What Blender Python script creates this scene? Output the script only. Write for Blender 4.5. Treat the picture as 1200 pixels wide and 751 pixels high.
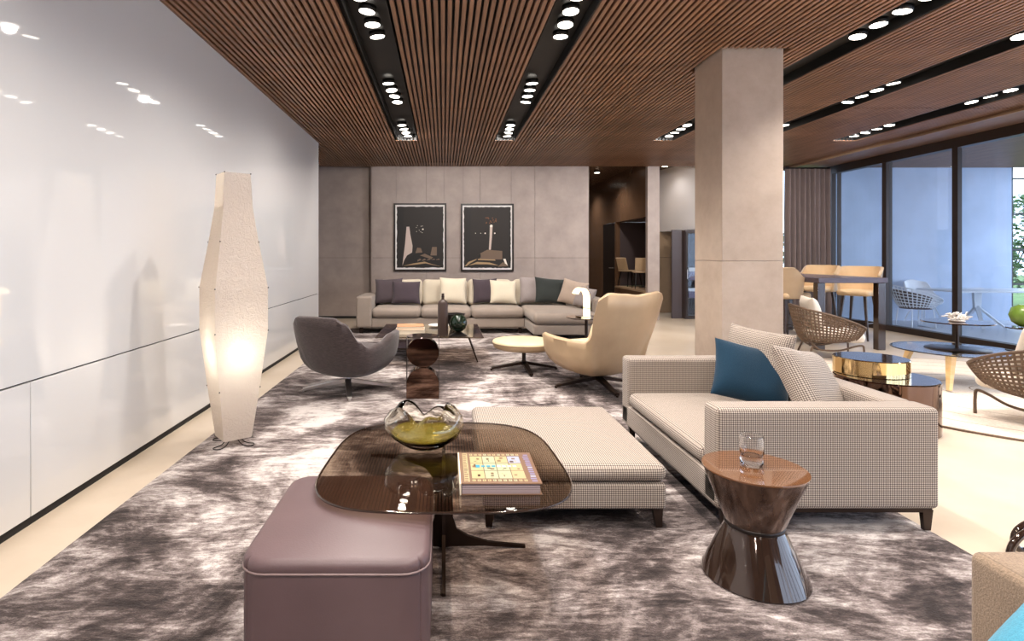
import bpy, bmesh, math, random
from mathutils import Vector, Matrix, noise
random.seed(7)
PI = math.pi
R = math.radians
for o in list(bpy.data.objects): bpy.data.objects.remove(o)
sc = bpy.context.scene
COL = sc.collection

# ------------------------------------------------------------------ camera
cd = bpy.data.cameras.new('camera'); cam = bpy.data.objects.new('camera', cd); COL.objects.link(cam)
cam.location = (0, 0, 1.35); cam.rotation_euler = (PI/2, 0, 0)
cd.sensor_width = 36; cd.sensor_fit = 'HORIZONTAL'; cd.lens = 19.8
cd.shift_x = 80/1200; cd.shift_y = -76.5/1200
cd.clip_start = 0.05; cd.clip_end = 200
sc.camera = cam
# ------------------------------------------------------------------ world (cool daylight) and exposure
w = bpy.data.worlds.new('world'); sc.world = w; w.use_nodes = True
bg = w.node_tree.nodes['Background']; bg.inputs[0].default_value = (0.74, 0.84, 1.0, 1); bg.inputs[1].default_value = 4.6
sc.view_settings.view_transform = 'Standard'; sc.view_settings.look = 'None'
sc.view_settings.exposure = 0.0; sc.view_settings.gamma = 1.0; sc.view_settings.use_curve_mapping = False
SPOT_W = 125.0          # one ceiling spot
SPOT_COL = (1.0, 0.92, 0.845)

# ------------------------------------------------------------------ materials
def lin(r, g, b):
    f = lambda c: (c/255/12.92) if c/255 <= 0.04045 else ((c/255+0.055)/1.055)**2.4
    return (f(r), f(g), f(b), 1)
M = {}
class N:
    """tiny node helper"""
    def __init__(s, name):
        s.m = bpy.data.materials.new(name); s.m.use_nodes = True
        s.t = s.m.node_tree; s.p = s.t.nodes['Principled BSDF']; s.out = s.t.nodes['Material Output']
        M[name] = s.m
    def n(s, typ, **kw):
        nd = s.t.nodes.new(typ)
        for k, v in kw.items():
            if k.startswith('_'): setattr(nd, k[1:], v)
            else: nd.inputs[k].default_value = v
        return nd
    def l(s, a, b): s.t.links.new(a, b)
    def set(s, **kw):
        for k, v in kw.items(): s.p.inputs[k.replace('_', ' ')].default_value = v
        return s
    def coord(s, which='Object', scale=(1,1,1)):
        tc = s.n('ShaderNodeTexCoord'); mp = s.n('ShaderNodeMapping'); mp.inputs['Scale'].default_value = scale
        s.l(tc.outputs[which], mp.inputs['Vector']); return mp.outputs[0]
    def noise(s, vec, scale, detail=3, rough=0.5, dist=0.0):
        nd = s.n('ShaderNodeTexNoise'); nd.inputs['Scale'].default_value = scale; nd.inputs['Detail'].default_value = detail
        nd.inputs['Roughness'].default_value = rough; nd.inputs['Distortion'].default_value = dist
        s.l(vec, nd.inputs['Vector']); return nd.outputs['Fac']
    def ramp(s, fac, stops):
        r = s.n('ShaderNodeValToRGB'); e = r.color_ramp.elements
        while len(e) < len(stops): e.new(0.5)
        for i, (p, c) in enumerate(stops): e[i].position = p; e[i].color = c
        s.l(fac, r.inputs[0]); return r.outputs[0]
    def mix(s, fac, a, b, blend='MIX'):
        m = s.n('ShaderNodeMix', _data_type='RGBA', _blend_type=blend)
        for sock, v in ((m.inputs[0], fac), (m.inputs[6], a), (m.inputs[7], b)):
            if hasattr(v, 'is_output'): s.l(v, sock)
            else: sock.default_value = v
        return m.outputs[2]
    def math(s, op, a, b=0.0, c=0.0):
        m = s.n('ShaderNodeMath', _operation=op)
        for sock, v in zip(m.inputs, (a, b, c)):
            if hasattr(v, 'is_output'): s.l(v, sock)
            else: sock.default_value = v
        return m.outputs[0]
    def bump(s, h, strength=0.3, dist=0.01):
        b = s.n('ShaderNodeBump'); b.inputs['Strength'].default_value = strength; b.inputs['Distance'].default_value = dist
        s.l(h, b.inputs['Height']); s.l(b.outputs[0], s.p.inputs['Normal']); return s
    def color(s, c): s.l(c, s.p.inputs['Base Color']); return s

def plain(name, rgb, rough=0.5, metal=0.0, coat=0.0, ior=1.5, var=0.0, vscale=6):
    k = N(name).set(Base_Color=lin(*rgb), Roughness=rough, Metallic=metal, Coat_Weight=coat, IOR=ior)
    if var:
        f = k.noise(k.coord(), vscale, 4)
        c = lin(*rgb); d = tuple(x*(1-var) for x in c[:3])+(1,); e = tuple(min(1, x*(1+var)) for x in c[:3])+(1,)
        k.color(k.ramp(f, [(0.3, d), (0.7, e)]))
    return k
def fabric(name, rgb, scale=220, bump=0.35, rough=0.95, var=0.12):
    k = N(name).set(Roughness=rough, Sheen_Weight=0.15, Specular_IOR_Level=0.2)
    v = k.coord()
    f = k.noise(v, scale, 2, 0.7); g = k.noise(v, 5, 3)
    c = lin(*rgb); mul = lambda q: tuple(min(1, x*q) for x in c[:3])+(1,)
    a = k.ramp(f, [(0.3, mul(1-var*1.6)), (0.7, mul(1+var*1.6))])
    b = k.ramp(g, [(0.3, (1-var, 1-var, 1-var, 1)), (0.75, (1, 1, 1, 1))])
    k.color(k.mix(1.0, a, b, 'MULTIPLY')); k.bump(f, bump, 0.004); return k
def check(name, light, mid, dark, pitch):
    """small two-tone woven check, on box-projected UVs in metres"""
    k = N(name).set(Roughness=0.95, Sheen_Weight=0.1, Specular_IOR_Level=0.2)
    tc = k.n('ShaderNodeTexCoord'); sp = k.n('ShaderNodeSeparateXYZ'); k.l(tc.outputs['UV'], sp.inputs[0])
    fr = []
    for i in (0, 1):
        a = k.math('MULTIPLY', sp.outputs[i], 1.0/pitch); a = k.math('FRACT', a)
        fr.append(k.math('GREATER_THAN', a, 0.52))
    s2 = k.math('MULTIPLY', k.math('ADD', fr[0], fr[1]), 0.5)
    c = k.ramp(s2, [(0.0, lin(*light)), (0.5, lin(*mid)), (1.0, lin(*dark))])
    k.color(c); k.bump(s2, 0.25, 0.003); return k
def glass(name, rgb, gloss=(1, 1, 1), ior=1.5, rough=0.0, body=None, alpha=0.0):
    """thin pane: tinted see-through + Fresnel mirror, optional part of a coloured body"""
    k = N(name); t = k.n('ShaderNodeBsdfTransparent'); t.inputs[0].default_value = lin(*rgb)
    g = k.n('ShaderNodeBsdfGlossy'); g.inputs['Roughness'].default_value = rough; g.inputs[0].default_value = (*gloss, 1)
    f = k.n('ShaderNodeFresnel'); ge = k.n('ShaderNodeNewGeometry'); k.l(k.math('MULTIPLY_ADD', ge.outputs['Backfacing'], 1/ior-ior, ior), f.inputs[0])
    base = t.outputs[0]
    if body:
        d = k.n('ShaderNodeBsdfDiffuse'); d.inputs[0].default_value = lin(*body)
        mm = k.n('ShaderNodeMixShader'); mm.inputs[0].default_value = alpha
        k.l(t.outputs[0], mm.inputs[1]); k.l(d.outputs[0], mm.inputs[2]); base = mm.outputs[0]
    mx = k.n('ShaderNodeMixShader'); k.l(f.outputs[0], mx.inputs[0]); k.l(base, mx.inputs[1]); k.l(g.outputs[0], mx.inputs[2])
    k.l(mx.outputs[0], k.out.inputs[0]); return k
def emit(name, rgb, strength):
    k = N(name).set(Base_Color=lin(*rgb), Emission_Color=lin(*rgb), Emission_Strength=strength); return k
def wood(name, a, b, scale=(1, 30, 30), rough=0.45, rnd=0.0):
    k = N(name).set(Roughness=rough)
    f = k.noise(k.coord('Object', scale), 2.0, 4, 0.6, 0.6)
    c = k.ramp(f, [(0.3, lin(*a)), (0.7, lin(*b))])
    if rnd:
        oi = k.n('ShaderNodeObjectInfo'); v = k.math('MULTIPLY_ADD', oi.outputs['Random'], rnd*2, 1-rnd)
        hs = k.n('ShaderNodeHueSaturation'); k.l(v, hs.inputs['Value']); k.l(c, hs.inputs['Color']); c = hs.outputs[0]
    k.color(c); return k

plain('lacquer', (214, 213, 212), 0.035, ior=1.78)
plain('shadow_gap', (22, 20, 20), 0.7)
k = N('floor_resin').set(Roughness=0.28, Specular_IOR_Level=0.5)
v = k.coord(); k.color(k.ramp(k.noise(v, 1.3, 5, 0.6), [(0.3, lin(194, 177, 156)), (0.7, lin(210, 195, 176))]))
# long pile carpet, cloudy brown / silver
k = N('carpet').set(Roughness=0.9, Sheen_Weight=0.06, Sheen_Roughness=0.4, Specular_IOR_Level=0.2)
v = k.coord('Object', (1, 1, 1)); v2 = k.coord('Object', (0.55, 1.5, 1))
big = k.noise(v, 0.85, 5, 0.66, 1.2); med = k.noise(v2, 3.0, 7, 0.72, 1.3); fine = k.noise(v2, 26, 4, 0.75, 0.6); pile = k.noise(v, 170, 2, 0.7)
def stretch(f, lo, hi):
    mr = k.n('ShaderNodeMapRange'); mr.inputs['From Min'].default_value = lo; mr.inputs['From Max'].default_value = hi; k.l(f, mr.inputs['Value']); return mr.outputs[0]
s1 = k.math('ADD', k.math('MULTIPLY', stretch(big, 0.36, 0.66), 0.46), k.math('MULTIPLY', stretch(med, 0.33, 0.68), 0.34))
s1 = k.math('ADD', s1, k.math('MULTIPLY', stretch(fine, 0.3, 0.7), 0.22)); s1 = k.math('ADD', s1, k.math('MULTIPLY', stretch(pile, 0.3, 0.7), 0.08))
k.color(k.ramp(s1, [(0.28, lin(42, 34, 33)), (0.43, lin(80, 69, 67)), (0.57, lin(142, 130, 127)), (0.75, lin(218, 209, 205))]))
k.bump(k.math('ADD', k.math('MULTIPLY', fine, 1.0), pile), 0.8, 0.012)
k = N('ring_rug').set(Roughness=0.85)
tc = k.n('ShaderNodeTexCoord'); sp = k.n('ShaderNodeVectorMath', _operation='LENGTH'); k.l(tc.outputs['Object'], sp.inputs[0])
rr = k.math('FRACT', k.math('MULTIPLY', sp.outputs['Value'], 1/0.275)); st = k.math('GREATER_THAN', rr, 0.955)
g = k.noise(k.coord(), 60, 2); gg = k.ramp(g, [(0.3, lin(196, 182, 166)), (0.7, lin(214, 202, 188))])
k.color(k.mix(st, gg, lin(150, 128, 108))); k.bump(g, 0.3, 0.004)
k = N('wall_panel').set(Roughness=0.55)
v = k.coord('Object', (1, 1, 1)); f = k.noise(v, 3, 5, 0.6); h = k.noise(v, 120, 2)
c = k.ramp(f, [(0.3, lin(150, 137, 131)), (0.7, lin(170, 156, 149))]); k.color(c); k.bump(h, 0.15, 0.002)
k = N('pillar_panel').set(Roughness=0.6)
v = k.coord(); f = k.noise(v, 5, 6, 0.65); h = k.noise(v, 150, 2)
c = k.ramp(f, [(0.3, lin(176, 158, 142)), (0.7, lin(192, 175, 160))]); k.color(c); k.bump(h, 0.15, 0.002)
plain('bronze_wall', (98, 74, 56), 0.25, var=0.1, vscale=1.5)
plain('dark_panel', (70, 60, 62), 0.4)
plain('door_black', (16, 14, 14), 0.35)
plain('beige_wall', (150, 125, 98), 0.6, var=0.06)
plain('white_paint', (234, 235, 240), 0.6)
plain('white_metal', (226, 230, 236), 0.35)
plain('terrace_plaster', (182, 194, 214), 0.8, var=0.09, vscale=1.6)  # grey plaster; the blue of the daylight is put into its colour
plain('terrace_floor', (196, 200, 208), 0.35, var=0.04)
plain('garden_grass', (92, 120, 60), 0.9, var=0.3, vscale=4)
wood('slat_wood', (106, 75, 55), (150, 112, 86), (14, 0.9, 14), 0.42, 0.14)
wood('trim_wood', (112, 84, 66), (140, 108, 88), (14, 0.9, 14), 0.45)
plain('ceiling_black', (7, 6, 6), 0.55)
plain('frame_bronze', (52, 42, 38), 0.4, metal=0.3)
glass('pane', (240, 246, 252), ior=1.45)
glass('smoke_glass', (216, 206, 195), ior=1.55)
N('clear_glass').set(Base_Color=lin(250, 250, 250), Roughness=0.0, Transmission_Weight=1.0, IOR=1.45)
N('bowl_glass').set(Base_Color=lin(250, 249, 242), Roughness=0.0, Transmission_Weight=1.0, IOR=1.42)
glass('yellow_glass', (244, 236, 176), ior=1.5, body=(196, 186, 84), alpha=0.15)
plain('green_glass', (14, 34, 20), 0.05, coat=0.5)
glass('blue_glass', (206, 212, 222), ior=1.5)
check('check_fabric', (198, 186, 174), (141, 129, 120), (82, 71, 67), 0.0105)
fabric('sofa_grey', (152, 139, 128), 260, 0.3)
fabric('sofa_cream', (202, 191, 172), 240, 0.3, var=0.06)
fabric('pillow_dark', (82, 72, 76), 300)
fabric('pillow_plum', (72, 62, 68), 300)
fabric('pillow_cream', (208, 197, 176), 260, var=0.06)
fabric('pillow_grey', (150, 140, 138), 260)
fabric('pillow_green', (48, 52, 50), 260)
fabric('pillow_taupe', (170, 152, 138), 260)
fabric('pillow_blue', (20, 51, 72), 300, 0.5)
fabric('pillow_cyan', (72, 142, 168), 260)
fabric('taupe_fabric', (140, 121, 103), 200, 0.6, var=0.16)
fabric('curtain_fabric', (126, 112, 110), 120, 0.2)
fabric('cushion_white', (226, 216, 202), 260, var=0.05)
fabric('cushion_lilac', (128, 122, 146), 200)
# dark ribbed chair fabric
k = N('ribbed_fabric').set(Roughness=0.85, Sheen_Weight=0.3, Specular_IOR_Level=0.3)
v = k.coord('Object', (10, 10, 90)); f = k.noise(v, 2.5, 4, 0.7)
k.color(k.ramp(f, [(0.32, lin(44, 36, 36)), (0.7, lin(84, 71, 70))])); k.bump(f, 0.45, 0.006)
def leather(name, rgb, rough=0.42):
    k = N(name).set(Roughness=rough, Specular_IOR_Level=0.45)
    v = k.coord(); vo = k.n('ShaderNodeTexVoronoi'); vo.inputs['Scale'].default_value = 190; k.l(v, vo.inputs['Vector'])
    f = k.noise(v, 4, 4); c = lin(*rgb); k.color(k.ramp(f, [(0.3, tuple(x*0.9 for x in c[:3])+(1,)), (0.7, tuple(min(1, x*1.1) for x in c[:3])+(1,))]))
    k.bump(vo.outputs['Distance'], 0.12, 0.002); return k
leather('mauve_leather', (92, 73, 75)); leather('mauve_piping', (136, 116, 114))
leather('cream_leather', (188, 162, 130), 0.4); leather('cream_hide', (226, 208, 172), 0.45); leather('cream_piping', (150, 126, 100))
leather('stool_leather', (206, 176, 138), 0.45); leather('stool_leather_shaded', (186, 160, 130), 0.45)  # outer backs: same leather, with their shade put into a darker colour
plain('dark_bronze', (58, 47, 42), 0.28, metal=0.75)
plain('chrome', (225, 222, 222), 0.28, metal=1.0)
plain('dark_metal', (44, 38, 36), 0.35, metal=0.6)
plain('bronze_mirror', (104, 82, 70), 0.05, metal=1.0)
plain('gold_mirror', (232, 204, 148), 0.07, metal=1.0)
plain('brown_lacquer_top', (104, 70, 46), 0.06, coat=0.6)
k = N('brown_lacquer').set(Roughness=0.16, Metallic=0.55, Coat_Weight=0.5)
f = k.noise(k.coord('Object', (16, 16, 1.5)), 1.4, 4, 0.6, 0.4); k.color(k.ramp(f, [(0.3, lin(62, 46, 38)), (0.7, lin(112, 86, 70))]))
plain('dark_lacquer', (58, 43, 36), 0.08, metal=0.4, coat=0.8)
wood('ash_wood', (206, 168, 112), (224, 190, 138), (2, 2, 12), 0.4)
wood('dark_wood', (52, 40, 36), (72, 56, 50), (4, 4, 10), 0.35)
wood('violet_wood', (74, 66, 76), (92, 82, 94), (2, 20, 20), 0.25)
plain('rope', (112, 92, 76), 0.8, var=0.2, vscale=60)
plain('rope_frame', (96, 76, 60), 0.55)
plain('black_ceramic', (24, 21, 20), 0.3)
plain('bottle_brown', (66, 50, 44), 0.45)
plain('coral_white', (226, 220, 212), 0.8)
plain('leaf_green', (66, 98, 46), 0.6, var=0.35, vscale=3)
plain('green_glaze', (104, 132, 52), 0.25, var=0.2, vscale=8)
plain('page_paper', (168, 150, 152), 0.8); plain('book_orange', (206, 150, 110), 0.6); plain('book_cream', (226, 212, 190), 0.6); plain('book_white', (236, 232, 226), 0.5)
plain('cover_brown', (112, 82, 60), 0.45)
for i, c in enumerate([(168, 160, 118), (160, 167, 136), (150, 156, 176), (120, 92, 66), (168, 156, 118), (40, 140, 172), (200, 204, 200), (84, 56, 42), (118, 112, 146)]): plain('print_%d' % i, c, 0.35)
plain('frame_black', (30, 22, 19), 0.35); plain('mat_white', (226, 222, 220), 0.7)
plain('photo_dark', (30, 23, 19), 0.6); plain('photo_black', (22, 17, 15), 0.6); plain('photo_pale', (196, 178, 168), 0.6); plain('photo_mid', (112, 92, 76), 0.6); plain('photo_tan', (168, 140, 104), 0.6); plain('photo_glow', (236, 226, 214), 0.6); plain('photo_rust', (110, 66, 40), 0.6)
emit('lamp_disc', (255, 246, 232), 8.0)
emit('arch_glow', (255, 226, 180), 2.2)
# crumpled translucent paper, lit by the bulb inside
k = N('paper'); t = k.n('ShaderNodeBsdfTranslucent'); t.inputs[0].default_value = lin(255, 244, 226)
d = k.n('ShaderNodeBsdfDiffuse'); d.inputs[0].default_value = lin(236, 226, 222)
nz = k.noise(k.coord('Object', (1, 1, 1)), 22, 6, 0.75, 2.0); b = k.n('ShaderNodeBump'); b.inputs['Strength'].default_value = 0.8; b.inputs['Distance'].default_value = 0.03
k.l(nz, b.inputs['Height']); k.l(b.outputs[0], d.inputs['Normal']); k.l(b.outputs[0], t.inputs['Normal'])
mx = k.n('ShaderNodeMixShader'); mx.inputs[0].default_value = 0.5; k.l(d.outputs[0], mx.inputs[1]); k.l(t.outputs[0], mx.inputs[2]); k.l(mx.outputs[0], k.out.inputs[0])

# ------------------------------------------------------------------ mesh helpers
def box_uv(me):
    uv = me.uv_layers.new(name='UVMap') if not me.uv_layers else me.uv_layers[0]
    for p in me.polygons:
        n = p.normal; ax = max(range(3), key=lambda i: abs(n[i]))
        for li in p.loop_indices:
            c = me.vertices[me.loops[li].vertex_index].co
            uv.data[li].uv = (c[1], c[2]) if ax == 0 else ((c[0], c[2]) if ax == 1 else (c[0], c[1]))
def mesh_obj(name, verts, faces, mat, parent=None, smooth=None, loc=None, rot=None):
    me = bpy.data.meshes.new(name); me.from_pydata([tuple(v) for v in verts], [], faces); me.validate(); me.update()
    return finish(name, me, mat, parent, smooth, loc, rot)
def finish(name, me, mat, parent=None, smooth=None, loc=None, rot=None):
    bm = bmesh.new(); bm.from_mesh(me); bmesh.ops.recalc_face_normals(bm, faces=bm.faces); bm.to_mesh(me); bm.free()
    if mat: me.materials.append(M[mat])
    if smooth is not None:
        me.shade_smooth(); me.set_sharp_from_angle(angle=R(smooth))
    box_uv(me)
    o = bpy.data.objects.new(name, me); COL.objects.link(o); o.parent = parent
    if loc: o.location = loc
    if rot: o.rotation_euler = rot
    return o
class MB:
    def __init__(s): s.v = []; s.f = []
    def add(s, vs, fs):
        b = len(s.v); s.v += [tuple(x) for x in vs]; s.f += [tuple(i+b for i in f) for f in fs]; return s
    def box(s, x0, x1, y0, y1, z0, z1):
        return s.add([(x0,y0,z0),(x1,y0,z0),(x1,y1,z0),(x0,y1,z0),(x0,y0,z1),(x1,y0,z1),(x1,y1,z1),(x0,y1,z1)],
                     [(0,3,2,1),(4,5,6,7),(0,1,5,4),(1,2,6,5),(2,3,7,6),(3,0,4,7)])
    def bar(s, a, b, wid, thk, wid2=None, thk2=None, up=(0,0,1)):
        """tapered rectangular bar from a to b"""
        a = Vector(a); b = Vector(b); d = (b-a).normalized(); u = Vector(up)
        if abs(d.dot(u)) > 0.98: u = Vector((1,0,0))
        sd = d.cross(u).normalized(); up = sd.cross(d).normalized(); wid2 = wid if wid2 is None else wid2; thk2 = thk if thk2 is None else thk2
        vs = []
        for p, ww, tt in ((a, wid, thk), (b, wid2, thk2)):
            for i, j in ((-1,-1),(1,-1),(1,1),(-1,1)): vs.append(p+sd*(i*ww/2)+up*(j*tt/2))
        return s.add(vs, [(0,1,2,3),(4,7,6,5),(0,4,5,1),(1,5,6,2),(2,6,7,3),(3,7,4,0)])
    def prism(s, pts, z0, z1):
        n = len(pts); return s.add([(p[0],p[1],z0) for p in pts]+[(p[0],p[1],z1) for p in pts],
            [tuple(range(n-1,-1,-1)), tuple(range(n,2*n))]+[(i,(i+1)%n,n+(i+1)%n,n+i) for i in range(n)])
    def tube(s, pts, r, n=8, closed=False):
        pts = [Vector(p) for p in pts]; m = len(pts); base = len(s.v)
        rs = r if isinstance(r, (list, tuple)) else [r]*m
        def tan(i):
            if closed: return (pts[(i+1)%m]-pts[i-1]).normalized()
            return (pts[min(i+1,m-1)]-pts[max(i-1,0)]).normalized()
        t = tan(0); u = Vector((0,0,1)) if abs(t.z) < 0.9 else Vector((1,0,0)); nrm = (u-t*u.dot(t)).normalized()
        for i in range(m):
            t = tan(i); nrm = (nrm-t*nrm.dot(t)).normalized(); bi = t.cross(nrm)
            for j in range(n):
                a = 2*PI*j/n; s.v.append(tuple(pts[i]+(nrm*math.cos(a)+bi*math.sin(a))*rs[i]))
        for i in range(m if closed else m-1):
            for j in range(n):
                a = base+i*n; b = base+((i+1)%m)*n
                s.f.append((a+j, a+(j+1)%n, b+(j+1)%n, b+j))
        if not closed:
            s.f.append(tuple(base+j for j in range(n-1,-1,-1))); s.f.append(tuple(base+(m-1)*n+j for j in range(n)))
        return s
    def lathe(s, prof, n=32, cx=0, cy=0, mod=None):
        """prof: list of (r, z); r=0 ends become poles"""
        base = len(s.v); rows = []
        for r, z in prof:
            if r <= 1e-6: rows.append([len(s.v)]); s.v.append((cx, cy, z)); continue
            row = []
            for j in range(n):
                a = 2*PI*j/n; rr, zz = (mod(r, z, a) if mod else (r, z)); row.append(len(s.v)); s.v.append((cx+rr*math.cos(a), cy+rr*math.sin(a), zz))
            rows.append(row)
        for A, B in zip(rows, rows[1:]):
            for j in range(n):
                k2 = (j+1) % n
                if len(A) == 1 and len(B) == 1: continue
                if len(A) == 1: s.f.append((A[0], B[k2], B[j]))
                elif len(B) == 1: s.f.append((A[j], A[k2], B[0]))
                else: s.f.append((A[j], A[k2], B[k2], B[j]))
        return s
    def build(s, name, mat, parent=None, smooth=None, loc=None, rot=None): return mesh_obj(name, s.v, s.f, mat, parent, smooth, loc, rot)
def smooth_path(pts, k=6, closed=False):
    """Catmull-Rom through the points"""
    P = [Vector(p) for p in pts]; n = len(P); out = []
    for i in range(n if closed else n-1):
        p0 = P[(i-1) % n] if closed or i > 0 else P[0]; p1 = P[i]; p2 = P[(i+1) % n]; p3 = P[(i+2) % n] if closed or i+2 < n else P[-1]
        for j in range(k):
            t = j/k; out.append(0.5*((2*p1)+(p2-p0)*t+(2*p0-5*p1+4*p2-p3)*t*t+(3*p1-p0-3*p2+p3)*t**3))
    if not closed: out.append(P[-1])
    return out
def bevel_box(x0, x1, y0, y1, z0, z1, r=0.01, seg=2):
    m = MB().box(x0,x1,y0,y1,z0,z1); me = bpy.data.meshes.new('b'); me.from_pydata(m.v, [], m.f)
    bm = bmesh.new(); bm.from_mesh(me); bmesh.ops.bevel(bm, geom=list(bm.edges), offset=r, segments=seg, profile=0.5, affect='EDGES', clamp_overlap=True); bm.to_mesh(me); bm.free()
    return me
def rbox(name, mat, parent, x0, x1, y0, y1, z0, z1, r=0.01, seg=2): return finish(name, bevel_box(x0,x1,y0,y1,z0,z1,r,seg), mat, parent, 40)
def soft_box(name, mat, parent, x0, x1, y0, y1, z0, z1, r=0.05, crown=0.0, bulge=0.0, loc=None, rot=None, sag=0.0, rv=None, wob=0.0):
    """upholstered block: dense rounded box; crown lifts the top, bulge swells the sides; rv = corner radius in plan"""
    c = Vector(((x0+x1)/2,(y0+y1)/2,(z0+z1)/2)); h = Vector(((x1-x0)/2,(y1-y0)/2,(z1-z0)/2)); r = min(r, h.x, h.y, h.z)
    def axis(hh):
        e = [0, 0.12, 0.3, 0.55, 0.8]; a = [-hh+r*q for q in e]; inner = hh-r; k = max(2, min(16, int(inner*2/0.045)+1))
        if inner > 1e-4: a += [-inner+2*inner*i/k for i in range(k+1)]
        else: a += [0.0]
        a += [hh-r*q for q in reversed(e)]; out = []
        for q in a:
            if not out or q-out[-1] > 1e-6: out.append(q)
        return out
    ax = [axis(h.x), axis(h.y), axis(h.z)]; idx = {}; V = []; F = []
    def vid(i, j, k):
        if (i,j,k) in idx: return idx[(i,j,k)]
        p = Vector((ax[0][i], ax[1][j], ax[2][k])); q = Vector([max(-(h[a]-r), min(h[a]-r, p[a])) for a in range(3)])
        d = p-q
        if d.length > 1e-9: d = d.normalized()*r
        p = q+d
        u, vv, ww = p.x/h.x, p.y/h.y, p.z/h.z
        f = (1-u*u)*(1-vv*vv)
        if ww > 0: p.z += crown*f*ww
        if sag and ww < 0: p.z -= sag*f*(-ww)
        if bulge:
            p.x += bulge*u*(1-vv*vv)*(1-ww*ww); p.y += bulge*vv*(1-u*u)*(1-ww*ww)
        if rv and abs(p.x) > h.x-rv and abs(p.y) > h.y-rv:
            dx, dy = abs(p.x)-(h.x-rv), abs(p.y)-(h.y-rv); sc2 = max(dx, dy)/math.hypot(dx, dy)
            p.x = math.copysign(h.x-rv+dx*sc2, p.x); p.y = math.copysign(h.y-rv+dy*sc2, p.y)
        if wob:
            p += Vector(noise.noise_vector((p+c)*5.0))*wob
        idx[(i,j,k)] = len(V); V.append(tuple(c+p)); return idx[(i,j,k)]
    n = [len(a)-1 for a in ax]
    for k in (0, n[2]):
        for i in range(n[0]):
            for j in range(n[1]): F.append((vid(i,j,k), vid(i+1,j,k), vid(i+1,j+1,k), vid(i,j+1,k)))
    for j in (0, n[1]):
        for i in range(n[0]):
            for k in range(n[2]): F.append((vid(i,j,k), vid(i+1,j,k), vid(i+1,j,k+1), vid(i,j,k+1)))
    for i in (0, n[0]):
        for j in range(n[1]):
            for k in range(n[2]): F.append((vid(i,j,k), vid(i,j+1,k), vid(i,j+1,k+1), vid(i,j,k+1)))
    return mesh_obj(name, V, F, mat, parent, 60, loc, rot)
def pillow_mesh(W, H, T, seed=0, n=16):
    """scatter cushion standing in the local xz plane, thickness along y"""
    V = []; F = []; ids = {}
    for side in (1, -1):
        for i in range(n+1):
            for j in range(n+1):
                u = math.sin((i/n-0.5)*PI); v = math.sin((j/n-0.5)*PI); edge = i in (0, n) or j in (0, n)
                if edge and side == -1: ids[(side,i,j)] = ids[(1,i,j)]; continue
                x = u*W/2*(1-0.07*(1-v*v)); z = v*H/2*(1-0.07*(1-u*u))
                t = T/2*((1-u**4)*(1-v**4))**0.6
                nz = noise.noise(Vector((x*6+seed, z*6, side*3.0)))*0.012*(0 if edge else 1)
                ids[(side,i,j)] = len(V); V.append((x, side*(t+nz*(t/(T/2)+0.1)), z))
        for i in range(n):
            for j in range(n): F.append((ids[(side,i,j)], ids[(side,i+1,j)], ids[(side,i+1,j+1)], ids[(side,i,j+1)]))
    return V, F
def tag(o, label, cat, group=None):
    o['label'] = label; o['category'] = cat
    if group: o['group'] = group
    return o
def thing(name, label, cat, loc=(0,0,0), rz=0, group=None):
    o = bpy.data.objects.new(name, None); o.empty_display_size = 0.1; COL.objects.link(o); o.location = loc; o.rotation_euler = (0,0,rz)
    return tag(o, label, cat, group)
def struct(o): o['kind'] = 'structure'; return o
def stuff(o): o['kind'] = 'stuff'; return o
def sempty(name, loc=(0,0,0)):
    o = bpy.data.objects.new(name, None); COL.objects.link(o); o.location = loc; return struct(o)
def sbox(name, mat, x0, x1, y0, y1, z0, z1, parent=None):
    o = MB().box(x0,x1,y0,y1,z0,z1).build(name, mat, parent)
    return o if parent else struct(o)
def piece(name, me, parent, loc):
    o = bpy.data.objects.new(name, me); COL.objects.link(o); o.parent = parent; o.location = loc; return o

# ================================================================== THE ROOM
CH = 3.20                                              # underside of the slats
YB = 11.74; XL = -2.06; XR = 8.0; YF = -4.0
sbox('floor', 'floor_resin', -6, XR, YF, 17.5, -0.1, 0.0)
# --- white lacquered wall, joints between its panels left open
wl = sempty('wall_left')
sbox('core', 'shadow_gap', XL-0.16, XL-0.02, YF, 9.25, 0.0, CH+0.1, wl)
rbox('panel', 'lacquer', wl, XL-0.02, XL, YF, 9.25, 0.725, CH+0.02, 0.002, 1)
for a, b in ((YF, -0.47), (-0.47, 2.81), (2.81, 6.1), (6.1, 9.25)):
    rbox('panel', 'lacquer', wl, XL-0.02, XL, a+0.003, b-0.003, 0.045, 0.717, 0.002, 1)
sbox('end_cap', 'white_paint', XL-0.16, XL, 9.25, 9.262, 0.0, CH+0.02, wl)
sbox('baseboard_left', 'shadow_gap', XL-0.018, XL-0.012, YF, 9.25, 0.0, 0.045)
# --- back wall of stone-coloured panels
wb = sempty('wall_back')
sbox('core', 'shadow_gap', -1.49, 3.0, YB+0.025, YB+0.16, 0.0, 3.4, wb)
xs = [-1.49, -0.36, 0.76, 1.90, 3.02]
for a, b in zip(xs, xs[1:]):
    rbox('panel', 'wall_panel', wb, a+0.002, b-0.002, YB, YB+0.025, 1.297, CH+0.08, 0.002, 1)
    rbox('panel', 'wall_panel', wb, a+0.002, b-0.002, YB, YB+0.025, 0.0, 1.293, 0.002, 1)
sbox('edge_strip', 'bronze_wall', 3.0, 3.03, YB+0.002, 17.4, 0.0, 3.4, wb)
wbl = sempty('wall_back_left')
for a, b in ((-6.0, -3.2), (-3.2, -1.50)):
    rbox('panel', 'wall_panel', wbl, a+0.002, b-0.002, YB+0.30, YB+0.33, 1.297, CH+0.08, 0.002, 1)
    rbox('panel', 'wall_panel', wbl, a+0.002, b-0.002, YB+0.30, YB+0.33, 0.0, 1.293, 0.002, 1)
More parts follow.
